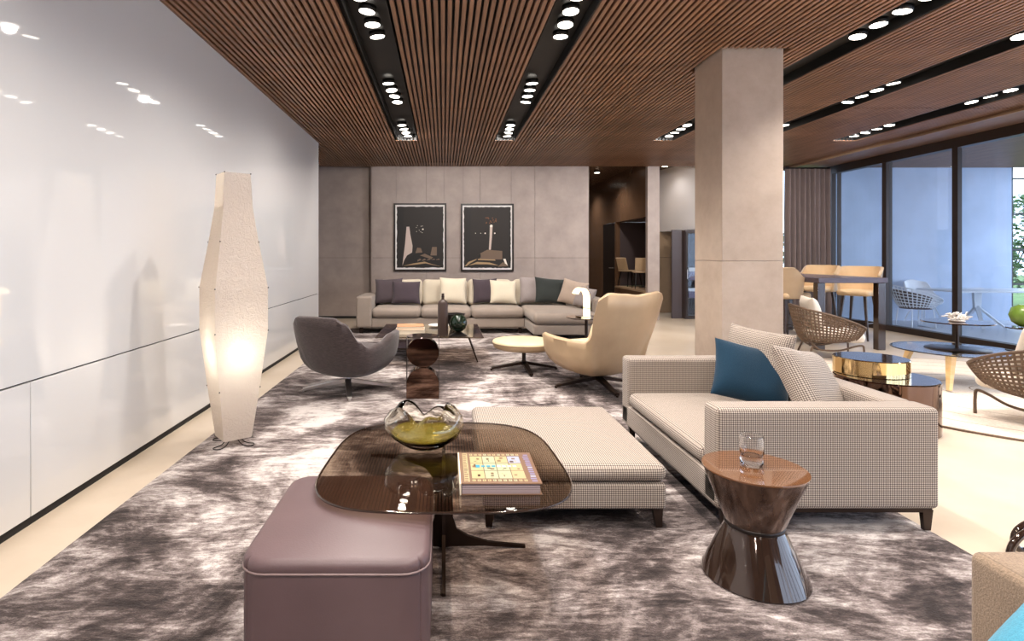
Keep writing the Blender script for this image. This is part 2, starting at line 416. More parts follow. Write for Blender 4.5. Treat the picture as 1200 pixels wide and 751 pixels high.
sbox('core', 'shadow_gap', -6.0, -1.50, YB+0.335, YB+0.43, 0.0, 3.4, wbl)
sbox('return', 'wall_panel', -1.52, -1.492, YB+0.02, YB+0.33, 0.0, CH+0.08, wbl)
sbox('baseboard_back', 'shadow_gap', -6.0, -1.53, YB+0.285, YB+0.299, 0.0, 0.05)
sbox('wall_side_far', 'wall_panel', -6.1, -6.0, 9.2, 12.1, 0, 3.4)
sbox('wall_behind_lacquer', 'wall_panel', -6.0, XL-0.16, 9.1, 9.2, 0, 3.4)
# --- passage at the right of the back wall: bronze wall with a shop niche and a dark door
XW = 4.25
wp = sempty('wall_passage')
sbox('panel', 'bronze_wall', XW, XW+0.1, 15.05, 17.4, 0, 3.34, wp)
sbox('panel', 'bronze_wall', XW, XW+0.1, 11.86, 15.05, 2.16, 3.34, wp)
sbox('panel', 'bronze_wall', XW, XW+0.1, 13.90, 14.0, 0, 2.16, wp)
sbox('panel', 'bronze_wall', XW, XW+0.1, 11.86, 13.90, 0, 0.56, wp)
rbox('pier', 'wall_panel', wp, XW, 4.50, YB, 11.86, 0, 3.34, 0.003, 1)
npoly = [(XW-0.03, 11.87), (4.48, 11.87), (5.18, 13.86), (XW-0.03, 13.88)]
MB().prism(npoly, 0.56, 0.60).build('niche_floor', 'beige_wall', wp)
MB().prism([(XW+0.1, 11.87), (4.48, 11.87), (5.18, 13.86), (XW+0.1, 13.88)], 2.16, 2.2).build('niche_lid', 'dark_panel', wp)
MB().prism([(4.48, 11.87), (4.502, 11.87), (5.24, 13.9), (5.20, 13.9)], 0, 3.34).build('niche_divider', 'beige_wall', wp)
sbox('niche_side', 'dark_panel', XW+0.1, 5.2, 13.88, 13.9, 0.6, 2.16, wp)
sbox('passage_end', 'bronze_wall', 2.9, 4.4, 17.4, 17.5, 0, 3.4, wp)
dr = sempty('door_1'); rbox('leaf', 'door_black', dr, XW+0.005, XW+0.05, 14.01, 15.04, 0.0, 2.155, 0.004, 1)
MB().tube([(XW-0.05, 14.12, 1.03), (XW-0.05, 14.30, 1.03)], 0.011).tube([(XW, 14.12, 1.03), (XW-0.05, 14.12, 1.03)], 0.009).build('handle', 'chrome', dr, 40)
# --- recess with the white bulkhead
wr = sempty('wall_recess')
MB().prism([(5.06, 13.2), (5.33, 11.92), (6.55, 11.92), (6.55, 13.2)], 1.90, 3.34).build('bulkhead', 'white_paint', wr)
rbox('panel', 'beige_wall', wr, 5.04, 6.6, 13.22, 13.30, 0, 1.292, 0.003, 1)
rbox('panel', 'beige_wall', wr, 5.04, 6.6, 13.22, 13.30, 1.297, 3.34, 0.003, 1)
sbox('core', 'shadow_gap', 5.04, 6.6, 13.30, 13.36, 0, 3.34, wr)
rbox('dark_leaf', 'dark_panel', wr, 4.87, 5.09, 12.02, 12.06, 0.0, 1.89, 0.004, 1)
sbox('wall_back_right', 'wall_panel', 5.72, 6.62, YB, YB+0.16, 0, 3.4)
sbox('ceiling_far', 'ceiling_black', -6.1, 3.0, YB+0.031, 12.3, 3.285, 3.4)
sbox('ceiling_passage', 'bronze_wall', 2.9, 6.7, YB+0.0, 17.5, 3.34, 3.42)
# --- window behind the curtain
w2 = sempty('window_2')
MB().box(6.62, 6.68, YB, YB+0.1, 0, 3.2).box(6.62, 8.0, YB, YB+0.1, 0, 0.08).box(6.62, 8.0, YB, YB+0.1, 3.12, 3.34).box(7.3, 7.36, YB, YB+0.1, 0.08, 3.12).build('frame', 'frame_bronze', w2)
sbox('pane', 'pane', 6.68, 7.3, YB+0.045, YB+0.055, 0.08, 3.12, w2); sbox('pane', 'pane', 7.36, 8.0, YB+0.045, YB+0.055, 0.08, 3.12, w2)
# --- glazed front to the terrace
w1 = sempty('window_1')
sbox('bottom_rail', 'frame_bronze', XR-0.06, XR+0.08, YF, YB, 0.0, 0.10, w1)
sbox('top_rail', 'frame_bronze', XR-0.06, XR+0.08, YF, YB, 3.02, 3.2, w1)
mull = [11.62, 10.17, 8.80, 7.43, 6.06, 4.69, 3.32, 1.95, 0.58, -0.79, -2.16, -3.53]
for i, y in enumerate(mull):
    if i in (0, 2):
        sbox('mullion', 'frame_bronze', XR-0.06, XR-0.005, y-0.10, y+0.0, 0.10, 3.02, w1); sbox('mullion', 'frame_bronze', XR+0.01, XR+0.08, y-0.02, y+0.07, 0.10, 3.02, w1)
    else: sbox('mullion', 'frame_bronze', XR-0.05, XR+0.06, y-0.05, y+0.05, 0.10, 3.02, w1)
sbox('mullion', 'frame_bronze', XR-0.04, XR+0.02, 11.36, 11.40, 0.10, 3.02, w1)
for a, b in zip(mull, mull[1:]): sbox('pane', 'pane', XR, XR+0.008, b+0.05, a-0.05, 0.10, 3.02, w1)
# --- rear shop front behind the camera, unseen; its opening shaped to limit daylight fill
w3 = sempty('window_rear_unseen')
for i in range(3): sbox('mullion', 'frame_bronze', 4.6+i*1.67, 4.68+i*1.67, YF-0.1, YF, 0.0, 3.3, w3)
for i in range(2): sbox('pane', 'pane', 4.68+i*1.67, 4.6+(i+1)*1.67, YF-0.06, YF-0.05, 0.0, 3.3, w3)
sbox('wall_front', 'dark_panel', XL-0.16, 4.6, YF-0.12, YF, 0.0, 3.4)  # unseen wall, kept dark so little light bounces forward
# --- pillar
pl = sempty('wall_pillar')
PX0, PX1, PY0, PY1 = 2.515, 3.07, 5.09, 5.64
sbox('core', 'wall_panel', PX0+0.006, PX1-0.006, PY0+0.006, PY1-0.006, 1.29, 1.306, pl)
rbox('panel', 'pillar_panel', pl, PX0, PX1, PY0, PY1, 0.0, 1.296, 0.003, 1)
rbox('panel', 'pillar_panel', pl, PX0, PX1, PY0, PY1, 1.300, CH+0.05, 0.003, 1)
# --- slatted ceiling with black light channels
ce = struct(MB().box(-6.0, 8.1, YF, YB, 3.30, 3.36).build('ceiling', 'ceiling_black'))
TR = [(-0.742, -0.427), (0.83, 1.144), (3.38, 3.70), (4.78, 5.10), (6.30, 6.62)]
YT = 9.1; YS = 7.1; XT = 7.18; PITCH = 0.0535; SW = 0.0325
def slat_mesh(y0, y1):
    return finish_mesh(bevel_box(-SW/2, SW/2, y0, y1, 0, 0.04, 0.003, 1))
def finish_mesh(me):
    me.materials.append(M['slat_wood']); box_uv(me); return me
ms = {}
def seg(y0, y1):
    if (y0, y1) not in ms: ms[(y0, y1)] = slat_mesh(y0, y1)
    return ms[(y0, y1)]
todo = []
x = XL+0.02
while x < XT:
    hit = [t for t in TR if t[0]-SW/2 < x < t[1]+SW/2]
    if hit: todo.append((x, YT, YB-0.005))
    else:
        todo.append((x, YS+0.006, YB-0.005))
        if PX0-0.06 < x < PX1+0.06: todo += [(x, YF, PY0-0.05), (x, PY1+0.05, YS-0.006)]
        else: todo.append((x, YF, YS-0.006))
    x += PITCH
x = XL-0.03; far = []
while x > -6.0: far.append((x, 9.27, YB-0.005)); x -= PITCH
todo.sort(key=lambda t: (t[1] > 7, t[0] if t[1] > 7 else 0))
for x, a, b in todo[:298]: piece('slat', seg(a, b), ce, (x, 0, CH))
rest = MB()
for x, a, b in todo[298:]+far: rest.box(x-SW/2, x+SW/2, a, b, CH, CH+0.04)
stuff(rest.build('slat_remainder', 'slat_wood', ce))
for i, (a, b) in enumerate(TR):
    ch = struct(MB().box(a-0.008, a, YF, YT, CH+0.004, 3.30).box(b, b+0.008, YF, YT, CH+0.004, 3.30).box(a, b, YT, YT+0.008, CH+0.004, 3.30).build('trim_%d' % (i+1), 'ceiling_black'))
sbox('trim_6', 'trim_wood', XT+0.01, XR-0.061, YF, YB-0.02, CH-0.03, CH+0.09)
sbox('trim_9', 'beige_wall', XT-0.004, XT+0.012, YF, YB-0.02, CH-0.055, CH-0.0305)
sbox('trim_7', 'trim_wood', XL+0.001, XL+0.016, YF, 9.25, CH-0.005, CH+0.09)
rbb = struct(MB().box(-6, 8.1, YB+0.005, YB+0.03, 3.29, 3.5).build('trim_8', 'ceiling_black'))

# ------------------------------------------------------------------ downlights (each fixture lights the room itself)
ring = MB().lathe([(0.062, 0.006), (0.069, 0.006), (0.069, 0.05), (0.05, 0.055), (0.05, 0.024), (0.062, 0.006)], 20); rm = bpy.data.meshes.new('ring'); rm.from_pydata(ring.v, [], ring.f); rm.materials.append(M['ceiling_black']); rm.shade_smooth()
disc = MB().lathe([(0, 0.0), (0.03, 0.0), (0.061, 0.004), (0.061, 0.022), (0, 0.022)], 20); dm = bpy.data.meshes.new('disc'); dm.from_pydata(disc.v, [], disc.f); dm.materials.append(M['lamp_disc']); dm.shade_smooth()
cap = MB().lathe([(0, -0.003), (0.008, -0.003), (0.008, 0.002), (0, 0.002)], 10); cm = bpy.data.meshes.new('cap'); cm.from_pydata(cap.v, [], cap.f); cm.materials.append(M['chrome'])
DL = ['lacquered-wall channel', 'mid-carpet channel', 'pillar-side channel', 'drum-table channel', 'terrace-side channel']
for ti, (a, b) in enumerate(TR):
    cx = (a+b)/2
    for ci, y0 in enumerate((-2.08, -0.03, 2.02, 4.09, 6.16, 8.14)):
        n = 4
        for q in range(n):
            y = y0+0.25*q
            if y > YT-0.2 or (y < 2.5 and q % 2): continue
            t = thing('downlight', 'white ceiling downlight in the %s, %s' % (DL[ti], 'at its shop-front end' if ci < 3 else 'in the cluster '+('farthest from the back wall', 'halfway to the back wall', 'nearest the back wall')[ci-3]), 'downlight', (cx-0.02+0.012*q, y, CH+0.02), 0, 'downlights in the ceiling channels')
            t.rotation_euler = (R(random.uniform(-6, 6)), R(random.uniform(-8, 8)), 0)
            piece('housing', rm, t, (0,0,0)); piece('lens', dm, t, (0,0,0)); piece('bulb_cap', cm, t, (0,0,0))
            if q in (0, 2) or (ci == 5 and q < 3):
                ld = bpy.data.lights.new('downlight_beam', 'SPOT'); ld.energy = SPOT_W; ld.color = SPOT_COL; ld.spot_size = R(160 if ti == 0 else 120); ld.spot_blend = 0.8; ld.shadow_soft_size = 0.045
                lo = bpy.data.objects.new('downlight_beam', ld); COL.objects.link(lo); lo.parent = t; lo.location = (0, 0, -0.015)
                if ci == 5 and not (ti == 0 and q == 0): ld.energy = SPOT_W*0.8; lo.rotation_euler = (R(48), 0, 0)      # last group of each channel is swivelled towards the back wall

for lx, ly, lab in ((3.62, 13.3, 'added round fill downlight in the passage ceiling by the niche'), (3.62, 15.6, 'added round fill downlight in the passage ceiling past the dark door'), (4.85, 12.35, 'added round fill downlight in the recess ceiling before the white bulkhead')):
    t = thing('downlight', lab, 'downlight', (lx, ly, 3.29), 0, 'added fill downlights in the passage')  # added lamp, put in to brighten the dark passage and the bulkhead
    piece('housing', rm, t, (0,0,0)); piece('lens', dm, t, (0,0,0)); piece('bulb_cap', cm, t, (0,0,0))
    ld = bpy.data.lights.new('downlight_beam', 'SPOT'); ld.energy = SPOT_W*(0.9 if lx < 4 else 0.12); ld.color = SPOT_COL; ld.spot_size = R(140); ld.spot_blend = 0.8; ld.shadow_soft_size = 0.055
    lo = bpy.data.objects.new('downlight_beam', ld); COL.objects.link(lo); lo.parent = t; lo.location = (0, 0, -0.015)

# ================================================================== TERRACE
sbox('terrace_floor', 'terrace_floor', XR, 20, YF-6, 12.0, -0.12, -0.02)
sbox('wall_terrace', 'terrace_plaster', XR+0.08, 11.95, 11.85, 12.05, -0.02, 3.4)
tcl = struct(MB().box(XR+0.08, 12.5, 2.5, 12.05, 3.26, 3.4).build('ceiling_terrace', 'ceiling_black'))
tm = MB(); x = XR+0.13
while x < 12.45: tm.box(x-0.022, x+0.022, 2.5, 11.84, 3.19, 3.25); x += 0.06
stuff(tm.build('slat_field', 'slat_wood', tcl))
MB().box(10.0, 10.5, 7.6, 9.6, 3.178, 3.19).build('vent_slot', 'ceiling_black', tcl)
w4 = sempty('window_4')
for i in range(5): sbox('post', 'door_black', 11.98+i*0.72, 12.03+i*0.72, 11.9, 11.95, -0.02, 3.2, w4)
for z in (0.0, 0.72, 1.45, 2.2, 2.95): sbox('rail', 'door_black', 12.03, 14.86, 11.905, 11.945, z, z+0.035, w4)
struct(MB().box(6.6, 40, 12.06, 40, -0.2, -0.05).build('garden_lawn', 'garden_grass'))
def shrub(loc, rx, rz, n, label, seed):
    rnd = random.Random(seed); t = thing('garden_shrub', label, 'shrub', loc, 0, 'shrubs in the garden behind the glass')
    m = MB()
    for i in range(n):
        a = rnd.uniform(0, 2*PI); b = rnd.uniform(-0.9, 1); q = rnd.uniform(0.6, 1.0)**0.5; c = math.sqrt(max(0, 1-b*b))
        p = Vector((rx*q*c*math.cos(a), rx*q*c*math.sin(a), rz*(1.0+b*q)*0.98+0.02*rz+0.15)); d = Vector((rnd.gauss(0,1), rnd.gauss(0,1), rnd.gauss(0,1))).normalized(); e = d.orthogonal().normalized()
        l = rnd.uniform(0.07, 0.13); m.add([p-d*l, p+e*l*0.4, p+d*l, p-e*l*0.4], [(0,1,2,3)])
    stuff(m.build('foliage', 'leaf_green', t))
    for i in range(4):
        a = i*1.7; MB().tube([(0,0,0), (0.1*math.cos(a), 0.1*math.sin(a), rz*0.5), (rx*0.45*math.cos(a), rx*0.45*math.sin(a), rz*1.3)], [0.03, 0.022, 0.01], 6).build('stem', 'dark_wood', t, 50)
shrub((8.0, 13.4, -0.05), 0.7, 0.9, 1500, 'leafy green shrub outside the curtained window', 1)
shrub((13.4, 14.5, -0.05), 1.0, 1.1, 1800, 'large leafy green shrub beyond the black terrace grille', 2)
shrub((15.6, 15.6, -0.05), 1.1, 1.5, 1800, 'tall leafy green shrub behind the terrace grille, at its far side', 3)

# ------------------------------------------------------------------ generic builders
def lattice(surf, nu, nv, r, us=26, vs=10, diag=False):
    """cords along u and v of surf(u,v)"""
    m = MB()
    for j in range(nv):
        v = j/(nv-1); m.tube([surf(i/us, v)+Vector((0,0,0)) for i in range(us+1)], r, 4)
    for i in range(nu):
        u = i/(nu-1); m.tube([surf(u, j/vs) for j in range(vs+1)], r, 4)
    return m
def interp(keys, a):
    for (a0, h0), (a1, h1) in zip(keys, keys[1:]):
        if a <= a1:
            t = (a-a0)/(a1-a0); t = t*t*(3-2*t); return h0+(h1-h0)*t
    return keys[-1][1]
def sell(c, s, ax, ay, n=2.6): return (abs(c/ax)**n+abs(s/ay)**n)**(-1/n)
def bucket(name, mat, parent, keys, ax_f, ax_b, ay, zb, seat, thick, lean, f0=0.34, nth=144, flare=0.0, inner_mat=None):
    """upholstered shell, front at +x; keys: rim height against degrees from the front"""
    rows = []; V = []; F = []
    T = [0, 0.06, 0.14, 0.24, 0.36, 0.5, 0.64, 0.78, 0.9, 1.0]; nrow = 1+len(T)+1+5
    for i in range(nth):
        th = 2*PI*i/nth; c, s = math.cos(th), math.sin(th); r = sell(c, s, ax_f if c > 0 else ax_b, ay)
        a = abs(math.degrees(math.atan2(s, c))); h = interp(keys, a); bw = ((1-c)/2)**1.5; row = []
        def P(fr, z):
            x = r*fr*c-lean*max(0, z-0.40)*bw; y = r*fr*s*(1+flare*max(0, z-0.45)); return (x, y, z)
        for t in T: row.append(P(f0+(1-f0)*(1-(1-t)**2.4), zb+(h-zb)*t**1.7))
        ft = (r-thick)/r; fm = (r-thick/2)/r
        row.append(P(fm, h+thick*0.28))
        for t in (1.0, 0.75, 0.5, 0.25, 0.0):
            row.append(P(ft*(0.90+0.10*t), seat-0.03+(h-seat+0.03)*t))
        rows.append(row)
    m = len(rows[0])
    for row in rows: V += row
    for i in range(nth):
        for j in range(m-1): a = i*m+j; b = ((i+1)%nth)*m+j; F.append((a, b, b+1, a+1))
    V.append((0, 0, zb)); cb = len(V)-1; V.append((0, 0, seat-0.03)); ct = len(V)-1
    for i in range(nth): F.append((cb, ((i+1)%nth)*m, i*m)); F.append((ct, i*m+m-1, ((i+1)%nth)*m+m-1))
    o = mesh_obj(name, V, F, mat, parent, 75)
    if inner_mat:
        o.data.materials.append(M[inner_mat]); 
        for p in o.data.polygons:
            if p.vertices[0] % m >= 11 and p.vertices[1] % m >= 11 and p.vertices[2] % m >= 11: p.material_index = 1
    return o
def star_base(parent, mat, L, zhub, ang0=0, n=4, hub_r=0.028, pole_top=0.2, w0=0.062, w1=0.042):
    MB().lathe([(0, zhub-0.03), (hub_r, zhub-0.03), (hub_r, zhub+0.02), (hub_r*0.8, zhub+0.03), (hub_r*0.8, pole_top), (0, pole_top)], 20).build('pole', mat, parent, 40)
    for i in range(n):
        a = ang0+i*2*PI/n; d = Vector((math.cos(a), math.sin(a), 0))
        g = MB().bar(d*0.015+Vector((0,0,zhub)), d*(L-0.02)+Vector((0,0,0.022)), w0, 0.036, w1, 0.022)
        g.lathe([(0, 0.0), (0.014, 0.0), (0.014, 0.02), (0, 0.02)], 10, d.x*(L-0.02), d.y*(L-0.02))
        g.build('foot', mat, parent, 30)
def pillow(name, label, mat, W, H, T, loc, yaw=0, tilt=0, roll=0, cat='cushion', group=None, seed=0):
    """loc = middle of the lower edge"""
    V, F = pillow_mesh(W, H, T, seed); V = [(x, y, z+H/2) for x, y, z in V]
    o = mesh_obj(name, V, F, mat, None, 60); o.location = loc
    o.rotation_euler = (Matrix.Rotation(yaw, 3, 'Z') @ Matrix.Rotation(tilt, 3, 'X') @ Matrix.Rotation(roll, 3, 'Y')).to_euler()
    return tag(o, label, cat, group)

# ================================================================== RUGS
cp = MB(); x0, x1, y0, y1 = -1.74, 2.375, -2.5, 10.3; nx, ny = 60, 160
for i in range(nx+1):
    for j in range(ny+1):
        px, py = x0+(x1-x0)*i/nx, y0+(y1-y0)*j/ny; e = i in (0, nx) or j in (0, ny)
        cp.v.append((px, py, 0.004 if e else 0.0215+0.001*noise.noise(Vector((px*9, py*9, 0)))))
for i in range(nx):
    for j in range(ny): a = i*(ny+1)+j; cp.f.append((a, a+ny+1, a+ny+2, a+1))
nb = len(cp.v); cp.v += [(x0,y0,0.0),(x1,y0,0.0),(x1,y1,0.0),(x0,y1,0.0)]; cp.f.append((nb, nb+3, nb+2, nb+1))
ed = [i*(ny+1) for i in range(nx+1)]; 
o = cp.build('carpet', 'carpet', None, 80); tag(o, 'large cloudy brown and silver long-pile carpet under the seating', 'carpet')
RZ = 0.023     # top of the carpet
rg = thing('round_rug', 'pale round rug with thin concentric ring lines under the woven armchairs', 'rug', (5.5, 5.5, 0))
MB().lathe([(0, 0.0), (1.93, 0.0), (1.93, 0.010), (1.915, 0.014), (0, 0.014)], 96).build('field', 'ring_rug', rg, 40)
MB().lathe([(1.915, 0.0), (1.94, 0.0), (1.94, 0.014), (1.915, 0.014), (1.915, 0.0)], 96).build('binding', 'rope', rg, 40)

# ================================================================== FLOOR LAMP
lp = thing('floor_lamp', 'tall glowing white paper floor lamp on wire feet beside the lacquered wall', 'floor lamp', (-1.49, 3.99, RZ), R(39))
prof = [(0.045, 0.096), (0.40, 0.138), (0.80, 0.180), (1.10, 0.180), (1.42, 0.132), (1.66, 0.101), (1.90, 0.090)]
for sd in range(4):
    a = sd*PI/2; V = []; F = []; nu = 8
    zz = []
    for (z0, h0), (z1, h1) in zip(prof, prof[1:]):
        for q in range(4): t = q/4; zz.append((z0+(z1-z0)*t, h0+(h1-h0)*t))
    zz.append(prof[-1])
    for z, h in zz:
        for i in range(nu+1):
            u = -1+2*i/nu; bow = -0.02*(1-u*u)*(1-abs(z-0.95)/0.95)
            cr = 0.0025*noise.noise(Vector((u*3+sd*7, z*9, 1.0)))
            p = Vector((h+bow*0.4+cr*(1-abs(u)), u*h, 0)); p.rotate(Matrix.Rotation(a, 3, 'Z').to_euler()); V.append((p.x, p.y, z))
    for j in range(len(zz)-1):
        for i in range(nu): b = j*(nu+1)+i; F.append((b, b+1, b+nu+2, b+nu+1))
    mesh_obj('shade_panel', V, F, 'paper', lp, 50)
kn = MB()
for z, h in ((0.40, 0.138), (1.10, 0.180), (0.80, 0.180), (1.42, 0.132), (1.90, 0.090), (0.045, 0.096)):
    for sx in (-1, 1):
        for sy in (-1, 1): kn.lathe([(0, z-0.006), (0.006, z), (0, z+0.006)], 8, sx*h*1.01, sy*h*1.01)
stuff(kn.build('stud', 'dark_metal', lp, 40))
for q in range(4):
    a = q*PI/2+0.5; c, s = math.cos(a), math.sin(a); pts = [(0.03,-0.012,0.05),(0.09,-0.02,0.010),(0.155,-0.03,0.006),(0.175,0.0,0.006),(0.155,0.03,0.006),(0.09,0.02,0.010),(0.03,0.012,0.05)]
    MB().tube(smooth_path([(x*c-y*s, x*s+y*c, z) for x, y, z in pts], 5), 0.0035, 6).build('wire_foot', 'dark_metal', lp, 60)
MB().tube([(0,0,0.03), (0,0,0.55)], 0.008, 8).build('stem', 'dark_metal', lp, 60)
MB().lathe([(0,0.55),(0.02,0.55),(0.025,0.60),(0.045,0.66),(0.03,0.71),(0,0.72)], 16).build('bulb', 'pane', lp, 60)
ld = bpy.data.lights.new('lamp_bulb', 'POINT'); ld.energy = 3.6; ld.color = (1.0, 0.90, 0.78); ld.shadow_soft_size = 0.03
lo = bpy.data.objects.new('lamp_bulb', ld); COL.objects.link(lo); lo.parent = lp; lo.location = (0, 0, 0.66)

# ================================================================== FOREGROUND GROUP
# leather pouf
pf = thing('leather_pouf', 'mauve leather box pouf with piped top seam under the smoked glass table', 'pouf', (-0.340, 2.06, RZ))
soft_box('body', 'mauve_leather', pf, -0.294, 0.294, -0.342, 0.342, 0.0, 0.352, 0.012, 0, 0.003, rv=0.085)
soft_box('top', 'mauve_leather', pf, -0.297, 0.297, -0.345, 0.345, 0.338, 0.392, 0.026, 0.02, 0.0, rv=0.085)
def rrect(hx, hy, r, n=6):
    out = []
    for cx, cy, a0 in ((hx-r, hy-r, 0), (-hx+r, hy-r, 90), (-hx+r, -hy+r, 180), (hx-r, -hy+r, 270)):
        for i in range(n+1): a = R(a0+90*i/n); out.append((cx+r*math.cos(a), cy+r*math.sin(a)))
    return out
MB().tube([(x, y, 0.354) for x, y in rrect(0.2965, 0.3445, 0.086)], 0.0035, 6, True).build('piping', 'mauve_piping', pf, 60)
# smoked glass coffee table
ct = thing('coffee_table', 'low table with rounded square smoked glass top on crossed dark blades, overlapping the pouf', 'coffee table', (0.0, 2.56, RZ))
def squircle(hx, hy, n=3.6, k=72): return [(math.copysign(abs(math.cos(2*PI*i/k))**(2/n), math.cos(2*PI*i/k))*hx, math.copysign(abs(math.sin(2*PI*i/k))**(2/n), math.sin(2*PI*i/k))*hy) for i in range(k)]
top = squircle(0.5, 0.525); top = [(x*(1.0-0.05*y/0.525), y-0.08) for x, y in top]
me = bpy.data.meshes.new('g'); g = MB().prism(top, 0.427, 0.437); g.build('glass_top', 'smoke_glass', ct, 30)
MB().tube([(x, y, 0.432) for x, y in top], 0.0048, 6, True).build('glass_edge', 'dark_lacquer', ct, 60)
def blade(L0, L1):
    """half profile (distance, z) of a flared fin"""
    pr = [(0.0,0.0),(0.03,0.008),(L1*0.5,0.010),(L1,0.0),(L1,0.012),(L1*0.55,0.028),(0.11,0.055),(0.06,0.085),(0.042,0.14),(0.04,0.24),(0.05,0.32),(0.085,0.365),(0.15,0.388),(L0*0.6,0.402),(L0,0.414),(L0,0.425),(0.0,0.425)]
    return pr
for i in range(4):
    a = i*PI/2; pr = blade(0.33, 0.37); t = 0.008; vs = []
    d = Vector((math.cos(a), math.sin(a), 0)); nrm = Vector((-d.y, d.x, 0))
    for sgn in (-1, 1): vs += [d*q+nrm*sgn*t+Vector((0,0,z)) for q, z in pr]
    n = len(pr); fs = [(i2, (i2+1)%n, n+(i2+1)%n, n+i2) for i2 in range(n)]
    # strip triangulation of the concave profile: split in foot / column / arm
    me = bpy.data.meshes.new('blade'); me.from_pydata([tuple(v) for v in vs], [], fs+[tuple(range(n)), tuple(range(2*n-1, n-1, -1))])
    bm = bmesh.new(); bm.from_mesh(me); bmesh.ops.triangulate(bm, faces=[f for f in bm.faces if len(f.verts) > 4]); bm.to_mesh(me); bm.free()
    finish('blade', me, 'dark_bronze', ct, 30)
# glass bowl
GT = RZ+0.438
bw = thing('glass_bowl', 'wavy clear blown-glass bowl with yellow base on the smoked glass table', 'bowl', (-0.085, 2.60, GT))
def wav(r, z, a):
    k = min(1, max(0, (z-0.02)/0.17)); lob = 0.5+0.5*math.cos(2*a+0.5); ripple = math.cos(5*a+1.0)
    return r*(1+0.16*k*ripple*0.5+0.14*k*math.cos(2*a)), z*(1+0.30*k*(lob-0.6)+0.10*k*ripple)
bp = [(0.0,0.0),(0.05,0.0),(0.10,0.022),(0.145,0.055),(0.175,0.095),(0.172,0.135),(0.140,0.170),(0.112,0.178)]
inn = [(0.106,0.174),(0.134,0.166),(0.165,0.133),(0.168,0.096),(0.139,0.060),(0.09,0.036),(0.0,0.030)]
def wav2(r, z, a):
    rr, zz = wav(r, z, a); k = min(1, max(0, (z-0.05)/0.12)); return rr*(1-0.22*k*max(0, math.cos(3*a+0.8))), zz
MB().lathe(bp+inn, 96, mod=wav2).build('bowl', 'bowl_glass', bw, 80)
MB().lathe([(0.0,0.032),(0.088,0.038),(0.134,0.060),(0.150,0.078),(0.12,0.066),(0.0,0.050)], 64, mod=wav).build('yellow_base', 'yellow_glass', bw, 60)
# book
bk = thing('art_book', 'thick art book with patterned gold cover lying on the smoked glass table', 'book', (0.216, 2.25, GT))
MB().box(-0.148, 0.142, -0.158, 0.158, 0.004, 0.040).build('pages', 'page_paper', bk)
for i in range(4): MB().box(-0.1482, 0.1424, -0.1584, -0.158, 0.009+i*0.008, 0.0105+i*0.008).build('page_line', 'dark_panel', bk)
rbox('back_cover', 'cover_brown', bk, -0.152, 0.150, -0.164, 0.164, 0.0, 0.004, 0.001, 1)
rbox('front_cover', 'cover_brown', bk, -0.152, 0.150, -0.164, 0.164, 0.040, 0.044, 0.001, 1)
rbox('spine', 'book_cream', bk, -0.156, -0.151, -0.164, 0.164, 0.0, 0.044, 0.001, 1)
groups = [MB() for _ in range(9)]; rnd = random.Random(3)
def q(i, x0, x1, y0, y1, z=0.0443): groups[i].add([(x0,y0,z),(x1,y0,z),(x1,y1,z),(x0,y1,z)], [(0,1,2,3)])
q(4, -0.138, -0.118, -0.15, 0.15, 0.04425)
for i in range(14): q(rnd.choice([3, 7, 3]), -0.136, -0.120-rnd.random()*0.006, -0.148+i*0.0213, -0.136+i*0.0213)
for row in (-0.145, 0.125):
    for i in range(11): q(rnd.choice([0, 4, 4, 1]), -0.108+i*0.0195, -0.096+i*0.0195, row, row+0.018); q(7, -0.104+i*0.0195, -0.101+i*0.0195, row+0.004, row+0.014, 0.04455)
for i in range(13): q(rnd.choice([8, 2, 8]), 0.112+rnd.random()*0.006, 0.136, -0.148+i*0.0225, -0.134+i*0.0225)
for i in range(4):
    for j in range(3):
        xa = -0.108+i*0.052; ya = -0.118+j*0.079; q((0, 1, 1, 2)[i] if rnd.random() < 0.8 else 4, xa, xa+0.049, ya, ya+0.075)
        for kq in range(3): xx = xa+rnd.uniform(0.004, 0.03); yy = ya+rnd.uniform(0.004, 0.05); q(rnd.choice([3, 7, 4]), xx, xx+rnd.uniform(0.004, 0.016), yy, yy+rnd.uniform(0.004, 0.02), 0.0446)
q(5, -0.088, -0.072, -0.01, 0.018, 0.045)
for i in range(7): q(5 if i < 3 else 6, -0.066+i*0.021, -0.052+i*0.021, -0.004, 0.012, 0.045)
allp = MB(); mi = []
for i, gmb in enumerate(groups): allp.add(gmb.v, gmb.f); mi += [i]*len(gmb.f)
cpn = stuff(allp.build('cover_print', 'print_0', bk))
for i in range(1, 9): cpn.data.materials.append(M['print_%d' % i])
for p, i in zip(cpn.data.polygons, mi): p.material_index = i
# checked ottoman
ot = thing('checked_ottoman', 'long low ottoman in small brown and cream check beside the smoked glass table', 'ottoman', (0.635, 3.26, RZ))
soft_box('base', 'check_fabric', ot, -0.445, 0.445, -0.54, 0.54, 0.095, 0.222, 0.022)
soft_box('seat_cushion', 'check_fabric', ot, -0.448, 0.448, -0.545, 0.545, 0.226, 0.312, 0.04, 0.012, 0.004)
for sx in (-1, 1):
    for sy in (-1, 1): MB().bar((sx*0.41, sy*0.50, 0.098), (sx*0.415, sy*0.505, 0.002), 0.05, 0.028, 0.03, 0.022, (0,1,0)).build('leg', 'dark_bronze', ot)
    MB().box(sx*0.41-0.012, sx*0.41+0.012, -0.48, 0.48, 0.075, 0.095).build('rail', 'dark_bronze', ot)
